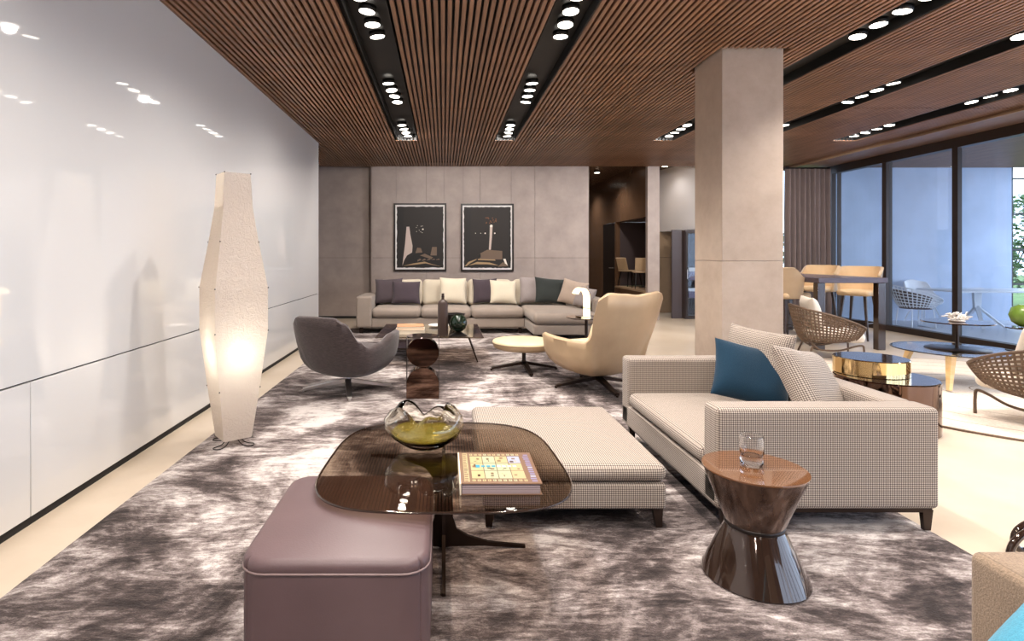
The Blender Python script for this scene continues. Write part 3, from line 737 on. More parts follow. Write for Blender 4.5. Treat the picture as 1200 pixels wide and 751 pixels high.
# checked sofa
sf = thing('checked_sofa', 'boxy low two-armed sofa in small brown and cream check', 'sofa', (1.83, 3.40, RZ))
X0, X1, Y0, Y1 = -0.53, 0.533, -0.725, 0.72; ZB = 0.115; ZT = 0.60
soft_box('base', 'check_fabric', sf, X0, X1, Y0+0.01, Y1-0.01, ZB, 0.262, 0.02)
soft_box('armrest', 'check_fabric', sf, X0, X1, Y0, Y0+0.155, ZB, ZT, 0.028)
soft_box('armrest', 'check_fabric', sf, X0+0.0, X1, Y1-0.155, Y1, ZB, ZT, 0.028)
soft_box('backrest', 'check_fabric', sf, X1-0.16, X1-0.002, Y0+0.15, Y1-0.15, ZB, ZT-0.002, 0.028)
soft_box('seat_cushion', 'check_fabric', sf, X0-0.005, X1-0.162, Y0+0.158, Y1-0.158, 0.268, 0.365, 0.042, 0.016, 0.006)
for sx, sy in ((X0+0.06, Y0+0.05), (X1-0.03, Y0+0.05), (X0+0.06, Y1-0.05), (X1-0.03, Y1-0.05)):
    MB().bar((sx, sy, 0.10), (sx, sy, 0.0), 0.05, 0.026, 0.032, 0.02, (0,1,0)).build('leg', 'dark_bronze', sf)
for sy in (Y0+0.05, Y1-0.05): MB().box(X0+0.05, X1-0.01, sy-0.012, sy+0.012, 0.088, 0.116).build('rail', 'dark_bronze', sf)
MB().box(X0+0.055, X0+0.08, Y0+0.05, Y1-0.05, 0.07, 0.116).build('rail', 'dark_bronze', sf)
SZ = RZ+0.37
pillow('scatter_cushion', 'deep teal blue square cushion propped on the checked sofa', 'pillow_blue', 0.46, 0.40, 0.15, (1.90, 3.50, SZ+0.035), R(-6), R(-33), R(15), seed=1)
pillow('back_cushion', 'large checked cushion leaning in the near corner of the checked sofa', 'check_fabric', 0.58, 0.46, 0.17, (2.10, 3.02, SZ+0.03), R(44), R(-30), R(11), seed=2)
pillow('back_cushion', 'checked back cushion standing behind the teal cushion', 'check_fabric', 0.52, 0.46, 0.16, (2.02, 3.73, SZ+0.02), R(-72), R(-12), R(2), seed=3)
# hourglass side table and tumbler
hg = thing('hourglass_table', 'glossy brown hourglass side table in front of the checked sofa', 'side table', (1.29, 2.34, RZ))
MB().lathe([(0,0.0),(0.20,0.0),(0.204,0.006),(0.115,0.200),(0.105,0.215),(0,0.215)], 64).build('lower_cone', 'dark_lacquer', hg, 35)
MB().lathe([(0,0.218),(0.108,0.218),(0.113,0.226),(0.196,0.436),(0.196,0.440),(0,0.440)], 64).build('upper_cone', 'brown_lacquer', hg, 35)
MB().lathe([(0.110,0.208),(0.114,0.211),(0.114,0.222),(0.110,0.225)], 48).build('collar', 'dark_metal', hg, 60)
MB().lathe([(0,0.440),(0.199,0.440),(0.2,0.444),(0.199,0.447),(0,0.447)], 64).build('table_top', 'brown_lacquer_top', hg, 35)
gl = thing('tumbler_glass', 'clear thick-bottomed tumbler standing on the hourglass table', 'glass', (1.29, 2.36, RZ+0.4445))
MB().lathe([(0,0),(0.036,0),(0.044,0.012),(0.046,0.026),(0.040,0.038),(0.046,0.06),(0.048,0.09),(0.044,0.128),(0.0415,0.128),(0.0455,0.09),(0.043,0.062),(0.036,0.044),(0,0.040)], 40).build('cup', 'clear_glass', gl, 60)
MB().lathe([(0.0405,0.128),(0.0425,0.1285),(0.0445,0.128),(0.0425,0.1295),(0.0405,0.128)], 40).build('rim', 'pane', gl, 60)

# ================================================================== SWIVEL CHAIRS
gc = thing('swivel_chair', 'dark brown ribbed tub swivel chair on chrome star base', 'armchair', (-0.95, 5.57, RZ), R(62))
bucket('shell', 'ribbed_fabric', gc, [(0,0.36),(28,0.37),(38,0.49),(50,0.565),(70,0.56),(98,0.49),(117,0.46),(127,0.52),(140,0.69),(152,0.745),(180,0.75)], 0.50, 0.42, 0.46, 0.155, 0.40, 0.07, 0.30, flare=0.1)
soft_box('seat_cushion', 'ribbed_fabric', gc, -0.24, 0.34, -0.27, 0.27, 0.33, 0.42, 0.045, 0.02)
star_base(gc, 'chrome', 0.45, 0.095, R(-62+12), pole_top=0.17)
cc = thing('wing_chair', 'cream leather high-back wing swivel chair on dark star base', 'armchair', (1.56, 5.70, RZ), R(116))
bucket('shell', 'cream_leather', cc, [(0,0.36),(26,0.37),(36,0.46),(48,0.515),(90,0.505),(124,0.495),(131,0.54),(137,0.82),(141,0.92),(149,0.965),(164,0.955),(180,0.94)], 0.58, 0.42, 0.46, 0.14, 0.38, 0.07, 0.25, flare=0.75)
soft_box('seat_cushion', 'cream_hide', cc, -0.25, 0.38, -0.27, 0.27, 0.32, 0.43, 0.05, 0.03)
soft_box('lumbar_cushion', 'cream_hide', cc, -0.09, 0.09, -0.25, 0.25, -0.13, 0.15, 0.07, 0.0, 0.02, loc=(-0.22, 0, 0.55), rot=(0, R(-22), 0))
star_base(cc, 'dark_bronze', 0.46, 0.095, R(-116+8), pole_top=0.16)
fo = thing('round_footstool', 'round cream leather footstool on dark four-foot base, partner of the wing chair', 'footstool', (0.93, 6.53, RZ))
MB().lathe([(0,0.245),(0.30,0.245),(0.345,0.262),(0.362,0.30),(0.362,0.315),(0,0.315)], 56).build('body', 'cream_leather', fo, 50)
MB().lathe([(0,0.31),(0.362,0.31),(0.366,0.325),(0.352,0.343),(0.28,0.356),(0.1,0.363),(0,0.364)], 56).build('top', 'cream_hide', fo, 60)
MB().lathe([(0.360,0.309),(0.368,0.312),(0.368,0.318),(0.360,0.321),(0.360,0.309)], 56).build('piping', 'cream_piping', fo, 60)
star_base(fo, 'dark_bronze', 0.40, 0.085, R(-86), pole_top=0.25)

# mirrored bronze side table: disc over arch
mt = thing('mirror_side_table', 'small bronze mirror side table made of a round disc above an arch', 'side table', (-0.195, 5.27, RZ))
MB().lathe([(0,0.565),(0.150,0.565),(0.153,0.571),(0.150,0.577),(0,0.577)], 48).build('table_top', 'dark_lacquer', mt, 40)
def vplate(name, pts, y0, y1, mat):
    n = len(pts); g = MB(); g.add([(x, y0, z) for x, z in pts]+[(x, y1, z) for x, z in pts], [tuple(range(n)), tuple(range(2*n-1, n-1, -1))]+[(i,(i+1)%n,n+(i+1)%n,n+i) for i in range(n)]); return g.build(name, mat, mt, 35)
vplate('disc', [(0.150*math.cos(2*PI*i/48), 0.425+0.138*math.sin(2*PI*i/48)) for i in range(48)], -0.05, 0.05, 'bronze_mirror')
vplate('arch', [(-0.150, 0.0), (0.150, 0.0)]+[(0.150*math.cos(PI*i/24), 0.135+0.150*math.sin(PI*i/24)) for i in range(25)], -0.065, 0.065, 'bronze_mirror')
for sx in (-1, 1): MB().box(sx*0.150-0.002, sx*0.150+0.002, -0.05, 0.05, 0.0, 0.566).build('side_bar', 'dark_bronze', mt)

# ================================================================== BACK SEATING
# glass coffee table in front of the sofa
bt = thing('glass_table', 'low smoked glass table on slanted dark legs in front of the long sofa', 'coffee table', (-0.10, 7.3, RZ))
rbox('glass_top', 'smoke_glass', bt, -0.72, 0.58, -0.58, 0.72, 0.335, 0.349, 0.004, 1)
rbox('lower_shelf', 'dark_lacquer', bt, -0.66, -0.1, -0.3, 0.66, 0.15, 0.17, 0.004, 1)
for sx, sy in ((-1,-1),(1,-1),(-1,1),(1,1)):
    ax = 0.42 if sx > 0 else 0.6
    MB().bar((sx*(ax-0.02), sy*0.42+0.07, 0.335), (sx*ax+sx*0.10-(0.0 if sx > 0 else -0.1), sy*0.40+0.07, 0.009), 0.07, 0.02, 0.045, 0.016, (1,0,0)).build('leg', 'dark_bronze', bt)
MB().bar((-0.6, -0.35, 0.32), (0.42, -0.35, 0.32), 0.03, 0.024).bar((-0.6, 0.49, 0.32), (0.42, 0.49, 0.32), 0.03, 0.024).bar((-0.64, -0.35, 0.16), (-0.64, 0.49, 0.16), 0.02, 0.02).bar((-0.14, -0.33, 0.335), (-0.14, -0.33, 0.15), 0.02, 0.02).build('rail', 'dark_bronze', bt)
TZ = RZ+0.350
bo = thing('bottle_vase', 'slim dark brown bottle vase with thin neck on the smoked glass table', 'vase', (-0.01, 6.86, TZ))
MB().lathe([(0,0),(0.062,0),(0.065,0.01),(0.061,0.39),(0.052,0.415),(0.018,0.44),(0.016,0.50),(0.018,0.512),(0.010,0.512),(0.010,0.45),(0,0.45)], 36).build('body', 'bottle_brown', bo, 45)
MB().lathe([(0.0175,0.470),(0.0195,0.473),(0.0195,0.478),(0.0175,0.481)], 24).build('neck_ring', 'dark_metal', bo, 60)
gv = thing('green_glass_vase', 'round dark green glass vase on black foot beside the bottle vase', 'vase', (0.18, 6.86, TZ))
MB().lathe([(0,0),(0.10,0),(0.102,0.006),(0.05,0.035),(0.03,0.05),(0,0.05)], 36).build('foot', 'black_ceramic', gv, 40)
MB().lathe([(0,0.046),(0.045,0.052),(0.082,0.085),(0.104,0.135),(0.104,0.175),(0.085,0.22),(0.052,0.248),(0.044,0.250),(0.048,0.243),(0.078,0.215),(0.094,0.172),(0.094,0.14),(0.07,0.09),(0,0.062)], 40).build('globe', 'green_glass', gv, 60)
MB().lathe([(0,0.176),(0.068,0.178),(0.07,0.184),(0,0.190)], 28).build('green_fill', 'green_glaze', gv, 50)
cb = thing('angular_bowl', 'black conical bowl behind the green glass vase', 'bowl', (0.13, 7.45, TZ))
MB().lathe([(0,0),(0.05,0),(0.055,0.01),(0.15,0.20),(0.143,0.20),(0.05,0.02),(0,0.018)], 5).build('shell', 'black_ceramic', cb, 20)
MB().lathe([(0.142,0.198),(0.153,0.198),(0.153,0.205),(0.142,0.205),(0.142,0.198)], 5).build('rim', 'dark_metal', cb, 20)
def flat_book(label, loc, w, d, h, cm, rz=0):
    t = thing('flat_book', label, 'book', loc, rz)
    MB().box(-w/2+0.004, w/2-0.006, -d/2+0.005, d/2-0.005, 0.003, h-0.003).build('pages', 'book_cream', t)
    rbox('back_cover', cm, t, -w/2, w/2, -d/2, d/2, 0, 0.003, 0.001, 1); rbox('front_cover', cm, t, -w/2, w/2, -d/2, d/2, h-0.003, h, 0.001, 1)
    rbox('spine', cm, t, -w/2-0.002, -w/2+0.003, -d/2, d/2, 0, h, 0.001, 1); return t
flat_book('thick cream book at the bottom of the stack on the smoked glass table', (-0.42, 7.10, TZ), 0.36, 0.30, 0.055, 'book_cream')
flat_book('orange book lying on the thick cream book', (-0.42, 7.11, TZ+0.0555), 0.33, 0.27, 0.04, 'book_orange', R(4))
tr = thing('flat_dish', 'shallow copper-rimmed white dish on the glass table behind the books', 'dish', (-0.44, 7.72, TZ))
MB().lathe([(0,0),(0.12,0),(0.165,0.018),(0.16,0.022),(0.11,0.008),(0,0.007)], 32).build('plate', 'book_white', tr, 50); MB().lathe([(0.158,0.019),(0.168,0.017),(0.168,0.024),(0.158,0.024),(0.158,0.019)], 32).build('rim', 'gold_mirror', tr, 50)
tr = thing('flat_dish', 'plain white shallow dish on the glass table behind the bottle vase', 'dish', (-0.06, 7.72, TZ))
MB().lathe([(0,0),(0.10,0),(0.15,0.022),(0.146,0.027),(0.095,0.008),(0,0.007)], 32).build('plate', 'book_white', tr, 50); MB().lathe([(0.08,0.0),(0.10,0.0),(0.1,0.004),(0.08,0.004),(0.08,0.0)], 32).build('foot_ring', 'book_cream', tr, 50)

# long sofa
bs = thing('corner_sofa', 'long grey corner sofa with chaise under the two framed pictures', 'sofa', (0, 0, RZ))
soft_box('armrest', 'sofa_grey', bs, -1.48, -1.22, 9.50, 10.52, 0.10, 0.63, 0.035)
soft_box('base', 'sofa_grey', bs, -1.225, 1.37, 9.53, 10.5, 0.10, 0.26, 0.025)
soft_box('backrest', 'sofa_grey', bs, -1.225, 2.55, 10.32, 10.54, 0.255, 0.66, 0.04)
for a, b in ((-1.215, -0.395), (-0.39, 0.465), (0.47, 1.365)): soft_box('seat_cushion', 'sofa_grey', bs, a, b, 9.50, 10.32, 0.262, 0.435, 0.07, 0.02, 0.008)
soft_box('chaise_base', 'sofa_grey', bs, 1.375, 2.40, 8.62, 10.5, 0.10, 0.26, 0.025)
soft_box('chaise_cushion', 'sofa_grey', bs, 1.375, 2.40, 8.58, 10.32, 0.262, 0.435, 0.075, 0.025, 0.01)
soft_box('chaise_back', 'sofa_grey', bs, 2.40, 2.60, 9.0, 10.54, 0.10, 0.63, 0.035)
for a, b in ((-1.16, -0.40), (-0.37, 0.42), (0.44, 1.22), (1.26, 2.0)):
    soft_box('back_cushion', 'sofa_cream', bs, a, b, -0.10, 0.10, 0.0, 0.47, 0.07, 0.0, 0.02, loc=(0, 10.22, 0.42), rot=(R(-9), 0, 0), wob=0.012)
for x, y in ((-1.40, 9.58), (1.30, 9.6), (2.5, 9.06), (1.48, 8.70), (2.30, 8.70), (-1.40, 10.45), (2.5, 10.45)): MB().box(x-0.03, x+0.03, y-0.012, y+0.012, 0, 0.102).build('leg', 'dark_bronze', bs)
SS = RZ+0.45
for lab, mat, cx, cy, W, H, yaw, tilt, roll, s in (
    ('dark grey cushion wedged at the arm end of the long sofa', 'pillow_dark', -0.98, 9.98, 0.50, 0.46, -6, -20, -3, 11),
    ('plum dark cushion overlapping the dark grey one on the long sofa', 'pillow_plum', -0.66, 9.86, 0.50, 0.42, 4, -22, 1, 12),
    ('bright cream cushion behind the bottle vase on the long sofa', 'pillow_cream', 0.16, 9.94, 0.48, 0.47, 5, -16, 2, 13),
    ('dark plum cushion next to a loose cream one on the long sofa', 'pillow_plum', 0.74, 10.0, 0.44, 0.45, -4, -16, -2, 14),
    ('crumpled cream cushion beside a dark plum one on the long sofa', 'pillow_cream', 1.05, 9.90, 0.48, 0.43, 6, -20, 3, 15),
    ('plain grey cushion half hidden by the green one', 'pillow_grey', 1.58, 10.02, 0.46, 0.48, -5, -16, 0, 16),
    ('large dark green cushion on the chaise end of the long sofa', 'pillow_green', 1.87, 9.86, 0.56, 0.48, 8, -22, 6, 17),
    ('taupe cushion tipped against the end back of the chaise', 'pillow_taupe', 2.16, 9.72, 0.46, 0.44, -32, -18, 12, 18),
    ('grey cushion lying low in the corner of the chaise', 'pillow_grey', 2.26, 9.30, 0.46, 0.34, -68, -24, 4, 19)):
    pillow('sofa_cushion', lab, mat, W, H, 0.16, (cx, cy, SS+0.025), R(yaw), R(tilt), R(roll), seed=s)
# side table with arch lamp
at = thing('lamp_table', 'round dark bronze pedestal table holding the glowing arch lamp', 'side table', (1.93, 7.62, RZ))
MB().lathe([(0,0.475),(0.255,0.475),(0.27,0.482),(0.27,0.492),(0,0.494)], 40).build('table_top', 'dark_lacquer', at, 40); MB().lathe([(0,0.0),(0.18,0.0),(0.18,0.012),(0.03,0.02),(0.022,0.04),(0.022,0.476),(0,0.476)], 32).build('pedestal', 'dark_bronze', at, 40)
al = thing('arch_lamp', 'glowing arched ribbon table lamp on the round bronze pedestal table', 'table lamp', (1.90, 7.60, RZ+0.495))
path = [(0.035, 0.0), (0.035, 0.10), (0.035, 0.20)]+[(-0.065+0.10*math.cos(a), 0.25+0.135*math.sin(a)) for a in [R(q) for q in range(0, 151, 15)]]
V = []; F = []; tk = 0.012
for i, (x, z) in enumerate(path):
    p0 = Vector((path[max(0,i-1)][0], path[max(0,i-1)][1])); p1 = Vector((path[min(len(path)-1,i+1)][0], path[min(len(path)-1,i+1)][1])); d = (p1-p0).normalized(); nn = Vector((-d.y, d.x))*tk
    for s in (-1, 1):
        for y in (-0.058, 0.058): V.append((x+nn.x*s, y, z+nn.y*s))
for i in range(len(path)-1):
    a = i*4; F += [(a,a+1,a+5,a+4),(a+2,a+6,a+7,a+3),(a,a+4,a+6,a+2),(a+1,a+3,a+7,a+5)]
F += [(0,2,3,1), (len(V)-4, len(V)-3, len(V)-1, len(V)-2)]
mesh_obj('arch', V, F, 'arch_glow', al, 40, rot=(0,0,R(24)))
MB().box(-0.10, 0.055, -0.062, 0.062, 0, 0.012).build('base', 'gold_mirror', al, rot=(0,0,R(24)))
MB().box(0.020, 0.052, -0.060, 0.060, 0.115, 0.122).build('band', 'gold_mirror', al, rot=(0,0,R(24)))

# pictures
def picture(label, x0, x1, z0, z1, kind):
    t = thing('framed_picture', label, 'picture', ((x0+x1)/2, YB, z0)); W = (x1-x0)/2; H = z1-z0; f = 0.035
    for n, b in (('frame_bar', (-W, W, -0.045, -0.004, 0, f)), ('frame_bar', (-W, W, -0.045, -0.004, H-f, H)), ('frame_bar', (-W, -W+f, -0.045, -0.004, f, H-f)), ('frame_bar', (W-f, W, -0.045, -0.004, f, H-f))): MB().box(*b).build(n, 'frame_black', t)
    MB().box(-W+f, W-f, -0.028, -0.006, f, H-f).build('mat_board', 'mat_white', t)
    a, b, c, d = -W+f+0.028, W-f-0.028, f+0.035, H-f-0.035; rnd = random.Random(len(label)); pts = []
    for i in range(24): pts.append((a+(b-a)*i/24, c+rnd.uniform(-0.006, 0.008)))
    for i in range(30): pts.append((b+rnd.uniform(-0.008, 0.006), c+(d-c)*i/30))
    for i in range(24): pts.append((b-(b-a)*i/24, d+rnd.uniform(-0.006, 0.006)))
    for i in range(30): pts.append((a+rnd.uniform(-0.006, 0.008), d-(d-c)*i/30))
    def poly(name, pp, mat, dep):
        n = len(pp); MB().add([(x, -0.028-dep, z) for x, z in pp], [tuple(range(n))]).build(name, mat, t)
    poly('print', pts, 'photo_dark', 0.002)
    U = lambda u, v: (a+(b-a)*u, c+(d-c)*v)
    def pu(mat, dep, *uv): poly('print_shape', [U(*p) for p in uv], mat, dep)
    def blob(mat, dep, u, v, r, n=9): pu(mat, dep, *[(u+r*math.cos(2*PI*i/n), v+r*0.75*math.sin(2*PI*i/n)) for i in range(n)])
    pu('photo_black', 0.003, (0.02,0.02),(0.12,0.02),(0.16,0.98),(0.02,0.98))
    if kind == 0:
        pu('photo_pale', 0.004, (0.21,0.67),(0.27,0.67),(0.29,0.55),(0.34,0.36),(0.33,0.25),(0.22,0.2),(0.16,0.12),(0.12,0.03),(0.14,0.16),(0.18,0.4))
        for i in range(9): blob('photo_glow', 0.004, 0.49+0.07*math.cos(i*2.3), 0.63+0.06*math.sin(i*1.7), 0.007 if i else 0.018)
        pu('photo_black', 0.004, (0.2,0.03),(0.98,0.03),(0.98,0.1),(0.8,0.2),(0.6,0.25),(0.38,0.22),(0.25,0.15))
        pu('photo_tan', 0.005, (0.14,0.03),(0.4,0.05),(0.62,0.07),(0.95,0.02),(0.75,0.06),(0.6,0.1),(0.35,0.07))
        pu('photo_mid', 0.005, (0.4,0.24),(0.55,0.25),(0.52,0.32),(0.44,0.33)); pu('photo_mid', 0.005, (0.72,0.2),(0.86,0.2),(0.86,0.34),(0.76,0.34)); pu('photo_mid', 0.0052, (0.5,0.2),(0.74,0.14),(0.78,0.17),(0.6,0.23))
        for i in range(5): pu('photo_mid', 0.0055, (0.45+i*0.1,0.10+0.01*i),(0.53+i*0.1,0.13),(0.50+i*0.1,0.15),(0.44+i*0.1,0.125))
    else:
        pu('photo_pale', 0.004, (0.555,0.70),(0.615,0.70),(0.60,0.5),(0.575,0.3),(0.535,0.3),(0.55,0.5)); blob('photo_glow', 0.0045, 0.585, 0.69, 0.03)
        for i in range(16): blob('photo_rust', 0.0035, 0.58+0.11*math.cos(i*2.4), 0.78+0.045*math.sin(i*1.9), 0.014)
        for u in (0.25, 0.36, 0.455, 0.66): blob('photo_glow', 0.004, u, 0.57, 0.016 if u > 0.4 else 0.009)
        pu('photo_mid', 0.004, (0.3,0.22),(0.5,0.3),(0.82,0.28),(0.82,0.14),(0.35,0.14)); pu('photo_black', 0.0045, (0.3,0.17),(0.36,0.17),(0.36,0.23),(0.31,0.24))
        pu('photo_tan', 0.005, (0.02,0.03),(0.1,0.1),(0.28,0.15),(0.26,0.13),(0.14,0.08),(0.06,0.03)); pu('photo_tan', 0.005, (0.1,0.04),(0.28,0.1),(0.55,0.09),(0.75,0.04),(0.5,0.06),(0.25,0.06)); pu('photo_tan', 0.005, (0.3,0.13),(0.68,0.12),(0.66,0.14),(0.3,0.15))
        pu('photo_glow', 0.005, (0.84,0.15),(0.89,0.15),(0.94,0.03),(0.88,0.07)); pu('photo_mid', 0.0052, (0.72,0.02),(0.95,0.03),(0.84,0.1))
    for sx in (-1, 1): MB().tube([(sx*(W-0.05), -0.012, H-0.02), (sx*(W-0.05), -0.012, CH+0.06-z0)], 0.003, 5).build('hanging_wire', 'pillow_grey', t)
picture('framed dark print with a pale tapering form and cluster of lights, above the sofa', -1.04, 0.055, 1.02, 2.43, 0)
picture('framed dark print with a slim glowing vertical light, above the sofa', 0.355, 1.455, 1.015, 2.42, 1)

# ================================================================== NICHE AND CABINET
def side_chair(label, loc, rz):
    t = thing('display_chair', label, 'chair', loc, rz)
    rbox('seat', 'cream_leather', t, -0.20, 0.20, -0.19, 0.19, 0.36, 0.39, 0.012); 
    g = soft_box('backrest', 'cream_leather', t, -0.015, 0.015, -0.18, 0.18, 0, 0.30, 0.012, loc=(-0.19, 0, 0.40), rot=(0, R(-14), 0))
    for sx in (-1, 1):
        for sy in (-1, 1): MB().bar((sx*0.15, sy*0.14, 0.36), (sx*0.21, sy*0.18, 0), 0.026, 0.026, 0.014, 0.014).build('leg', 'door_black', t)
side_chair('small cream chair on the raised niche floor beside the dark door', (4.50, 13.62, 0.60), R(20))
side_chair('small cream chair on the niche floor in front of the round table', (4.44, 12.62, 0.60), R(80))
t = thing('niche_table', 'small dark round table on the raised niche floor', 'table', (4.66, 13.10, 0.60)); MB().lathe([(0,0.46),(0.16,0.46),(0.16,0.48),(0,0.48)], 24).build('table_top', 'dark_panel', t, 40); MB().lathe([(0,0),(0.12,0),(0.12,0.015),(0.02,0.02),(0.02,0.46),(0,0.46)], 20).build('pedestal', 'door_black', t, 40)
cbn = thing('display_cabinet', 'dark glazed display cabinet in the recess beside the pillar', 'cabinet', (5.40, 12.08, 0))
MB().box(-0.29, -0.27, -0.16, 0.2, 0, 1.88).box(0.27, 0.29, -0.16, 0.2, 0, 1.88).box(-0.27, 0.27, 0.18, 0.2, 0, 1.88).box(-0.27, 0.27, -0.16, 0.18, 0, 0.06).box(-0.27, 0.27, -0.16, 0.18, 1.84, 1.88).build('carcass', 'dark_panel', cbn)
for z in (0.42, 0.80, 1.30): MB().box(-0.268, 0.268, -0.13, 0.178, z, z+0.02).build('shelf', 'dark_panel', cbn)
dd = MB().box(-0.28, -0.24, -0.185, -0.162, 0.02, 1.86).box(0.24, 0.28, -0.185, -0.162, 0.02, 1.86).box(-0.24, 0.24, -0.185, -0.162, 0.02, 0.07).box(-0.24, 0.24, -0.185, -0.162, 1.81, 1.86).build('door', 'frame_bronze', cbn)
MB().box(-0.24, 0.24, -0.176, -0.17, 0.07, 1.81).build('pane', 'pane', dd); MB().tube([(-0.262, -0.205, 0.85), (-0.262, -0.205, 1.05)], 0.008).build('handle', 'chrome', dd, 40)
for z, hh, lab in ((0.44, 0.2, 'pale folded box on the lower shelf of the display cabinet'), (0.82, 0.26, 'pale upright box on the middle shelf of the display cabinet')):
    t = thing('storage_box', lab, 'box', (5.33, 12.08, z+0.0005)); rbox('body', 'cushion_lilac', t, -0.11, 0.11, -0.09, 0.09, 0, hh*0.7, 0.004, 1); rbox('lid', 'white_paint', t, -0.113, 0.113, -0.093, 0.093, hh*0.7, hh, 0.004, 1)

# ================================================================== CURTAINS
def curtain(label, x0, x1, y, amp, waves, seed):
    t = thing('curtain', label, 'curtain', ((x0+x1)/2, y, 0.01), 0, None); n = waves*10; V = []; F = []; rnd = random.Random(seed); ph = [rnd.uniform(0.7, 1.3) for _ in range(waves+1)]
    zs = [0.0, 0.4, 0.9, 1.5, 2.1, 2.7, 3.10]
    for s in (0, 1):
        for z in zs:
            for i in range(n+1):
                u = i/n; a = amp*ph[int(u*waves)]*(0.85+0.15*math.cos(z)); V.append(((u-0.5)*(x1-x0)+0.006*math.sin(z*2+u*20), a*math.sin(u*waves*2*PI)+s*0.008, z))
    L = len(zs)*(n+1)
    for s in (0, 1):
        for k in range(len(zs)-1):
            for i in range(n): a = s*L+k*(n+1)+i; F.append((a, a+1, a+n+2, a+n+1))
    for i in range(n): F.append((i, i+1, L+i+1, L+i)); e = (len(zs)-1)*(n+1); F.append((e+i, e+i+1, L+e+i+1, L+e+i))
    mesh_obj('drape', V, F, 'curtain_fabric', t, 70); MB().box(-(x1-x0)/2, (x1-x0)/2, -0.012, 0.02, 3.10, 3.13).build('curtain_track', 'dark_metal', t)
curtain('long grey-brown pleated curtain hanging in the corner by the terrace glazing', 6.97, 7.88, 11.50, 0.07, 9, 5)

# ================================================================== BAR TABLE AND STOOLS
ba = thing('bar_table', 'tall violet-brown bar table with glossy slab legs beside the glazing', 'bar table', (5.79, 9.1, 0))
rbox('table_top', 'violet_wood', ba, -0.49, 0.49, -1.14, 1.14, 0.955, 1.03, 0.006, 1)
for sx in (-1, 1):
    for sy in (-1, 1): rbox('leg', 'dark_lacquer', ba, sx*0.43-0.055, sx*0.43+0.055, sy*1.06-0.05, sy*1.06+0.05, 0, 0.955, 0.006, 1)
def stool(label, loc, rz):
    t = thing('bar_stool', label, 'bar stool', loc, rz)
    soft_box('seat', 'stool_leather', t, -0.22, 0.24, -0.23, 0.23, 0.70, 0.79, 0.04, 0.015)
    V = []; F = []; n = 28; zs = 7
    for s in (0, 1):
        for i in range(n+1):
            a = R(85+190*i/n); e = min(1, min(i, n-i)/(n*0.16)); htop = 0.80+(0.36)*(0.62+0.38*(e*e*(3-2*e)))
            for k in range(zs+1):
                z = 0.72+(htop-0.72)*k/zs; rr = (0.235 if s else 0.275)+0.05*(z-0.72)/0.4
                V.append((rr*math.cos(a)*1.0+0.01, rr*math.sin(a), z+(0.012 if k == zs and s else 0)))
    L = (n+1)*(zs+1)
    for s in (0, 1):
        for i in range(n):
            for k in range(zs): a = s*L+i*(zs+1)+k; F.append((a, a+zs+1, a+zs+2, a+1))
    for i in range(n):
        for k in (0, zs): a = i*(zs+1)+k; F.append((a, a+zs+1, L+a+zs+1, L+a))
    for i in (0, n):
        for k in range(zs): a = i*(zs+1)+k; F.append((a, a+1, L+a+1, L+a))
    o = mesh_obj('backrest', V, F, 'stool_leather_shaded', t, 60); o.data.materials.append(M['stool_leather'])
    for p in o.data.polygons:
        if all(v >= L for v in p.vertices): p.material_index = 1
    for sx in (-1, 1):
        for sy in (-1, 1): MB().bar((sx*0.15, sy*0.15, 0.71), (sx*0.215, sy*0.215, 0), 0.04, 0.04, 0.02, 0.02).build('leg', 'dark_wood', t)
    for a, b in (((0.19,-0.19),(0.19,0.19)), ((-0.19,-0.19),(-0.19,0.19)), ((-0.19,-0.19),(0.19,-0.19)), ((-0.19,0.19),(0.19,0.19))): MB().tube([(a[0],a[1],0.27),(b[0],b[1],0.27)], 0.009).build('footrest', 'dark_bronze', t, 40)
stool('tan leather bar stool half hidden by the pillar, at the bar table', (5.20, 8.55, 0), R(10))
stool('tan leather bar stool in front of the curtain, at the bar table', (6.72, 10.10, 0), R(205))
stool('tan leather bar stool in front of the glazing, at the bar table', (6.70, 9.10, 0), R(212))

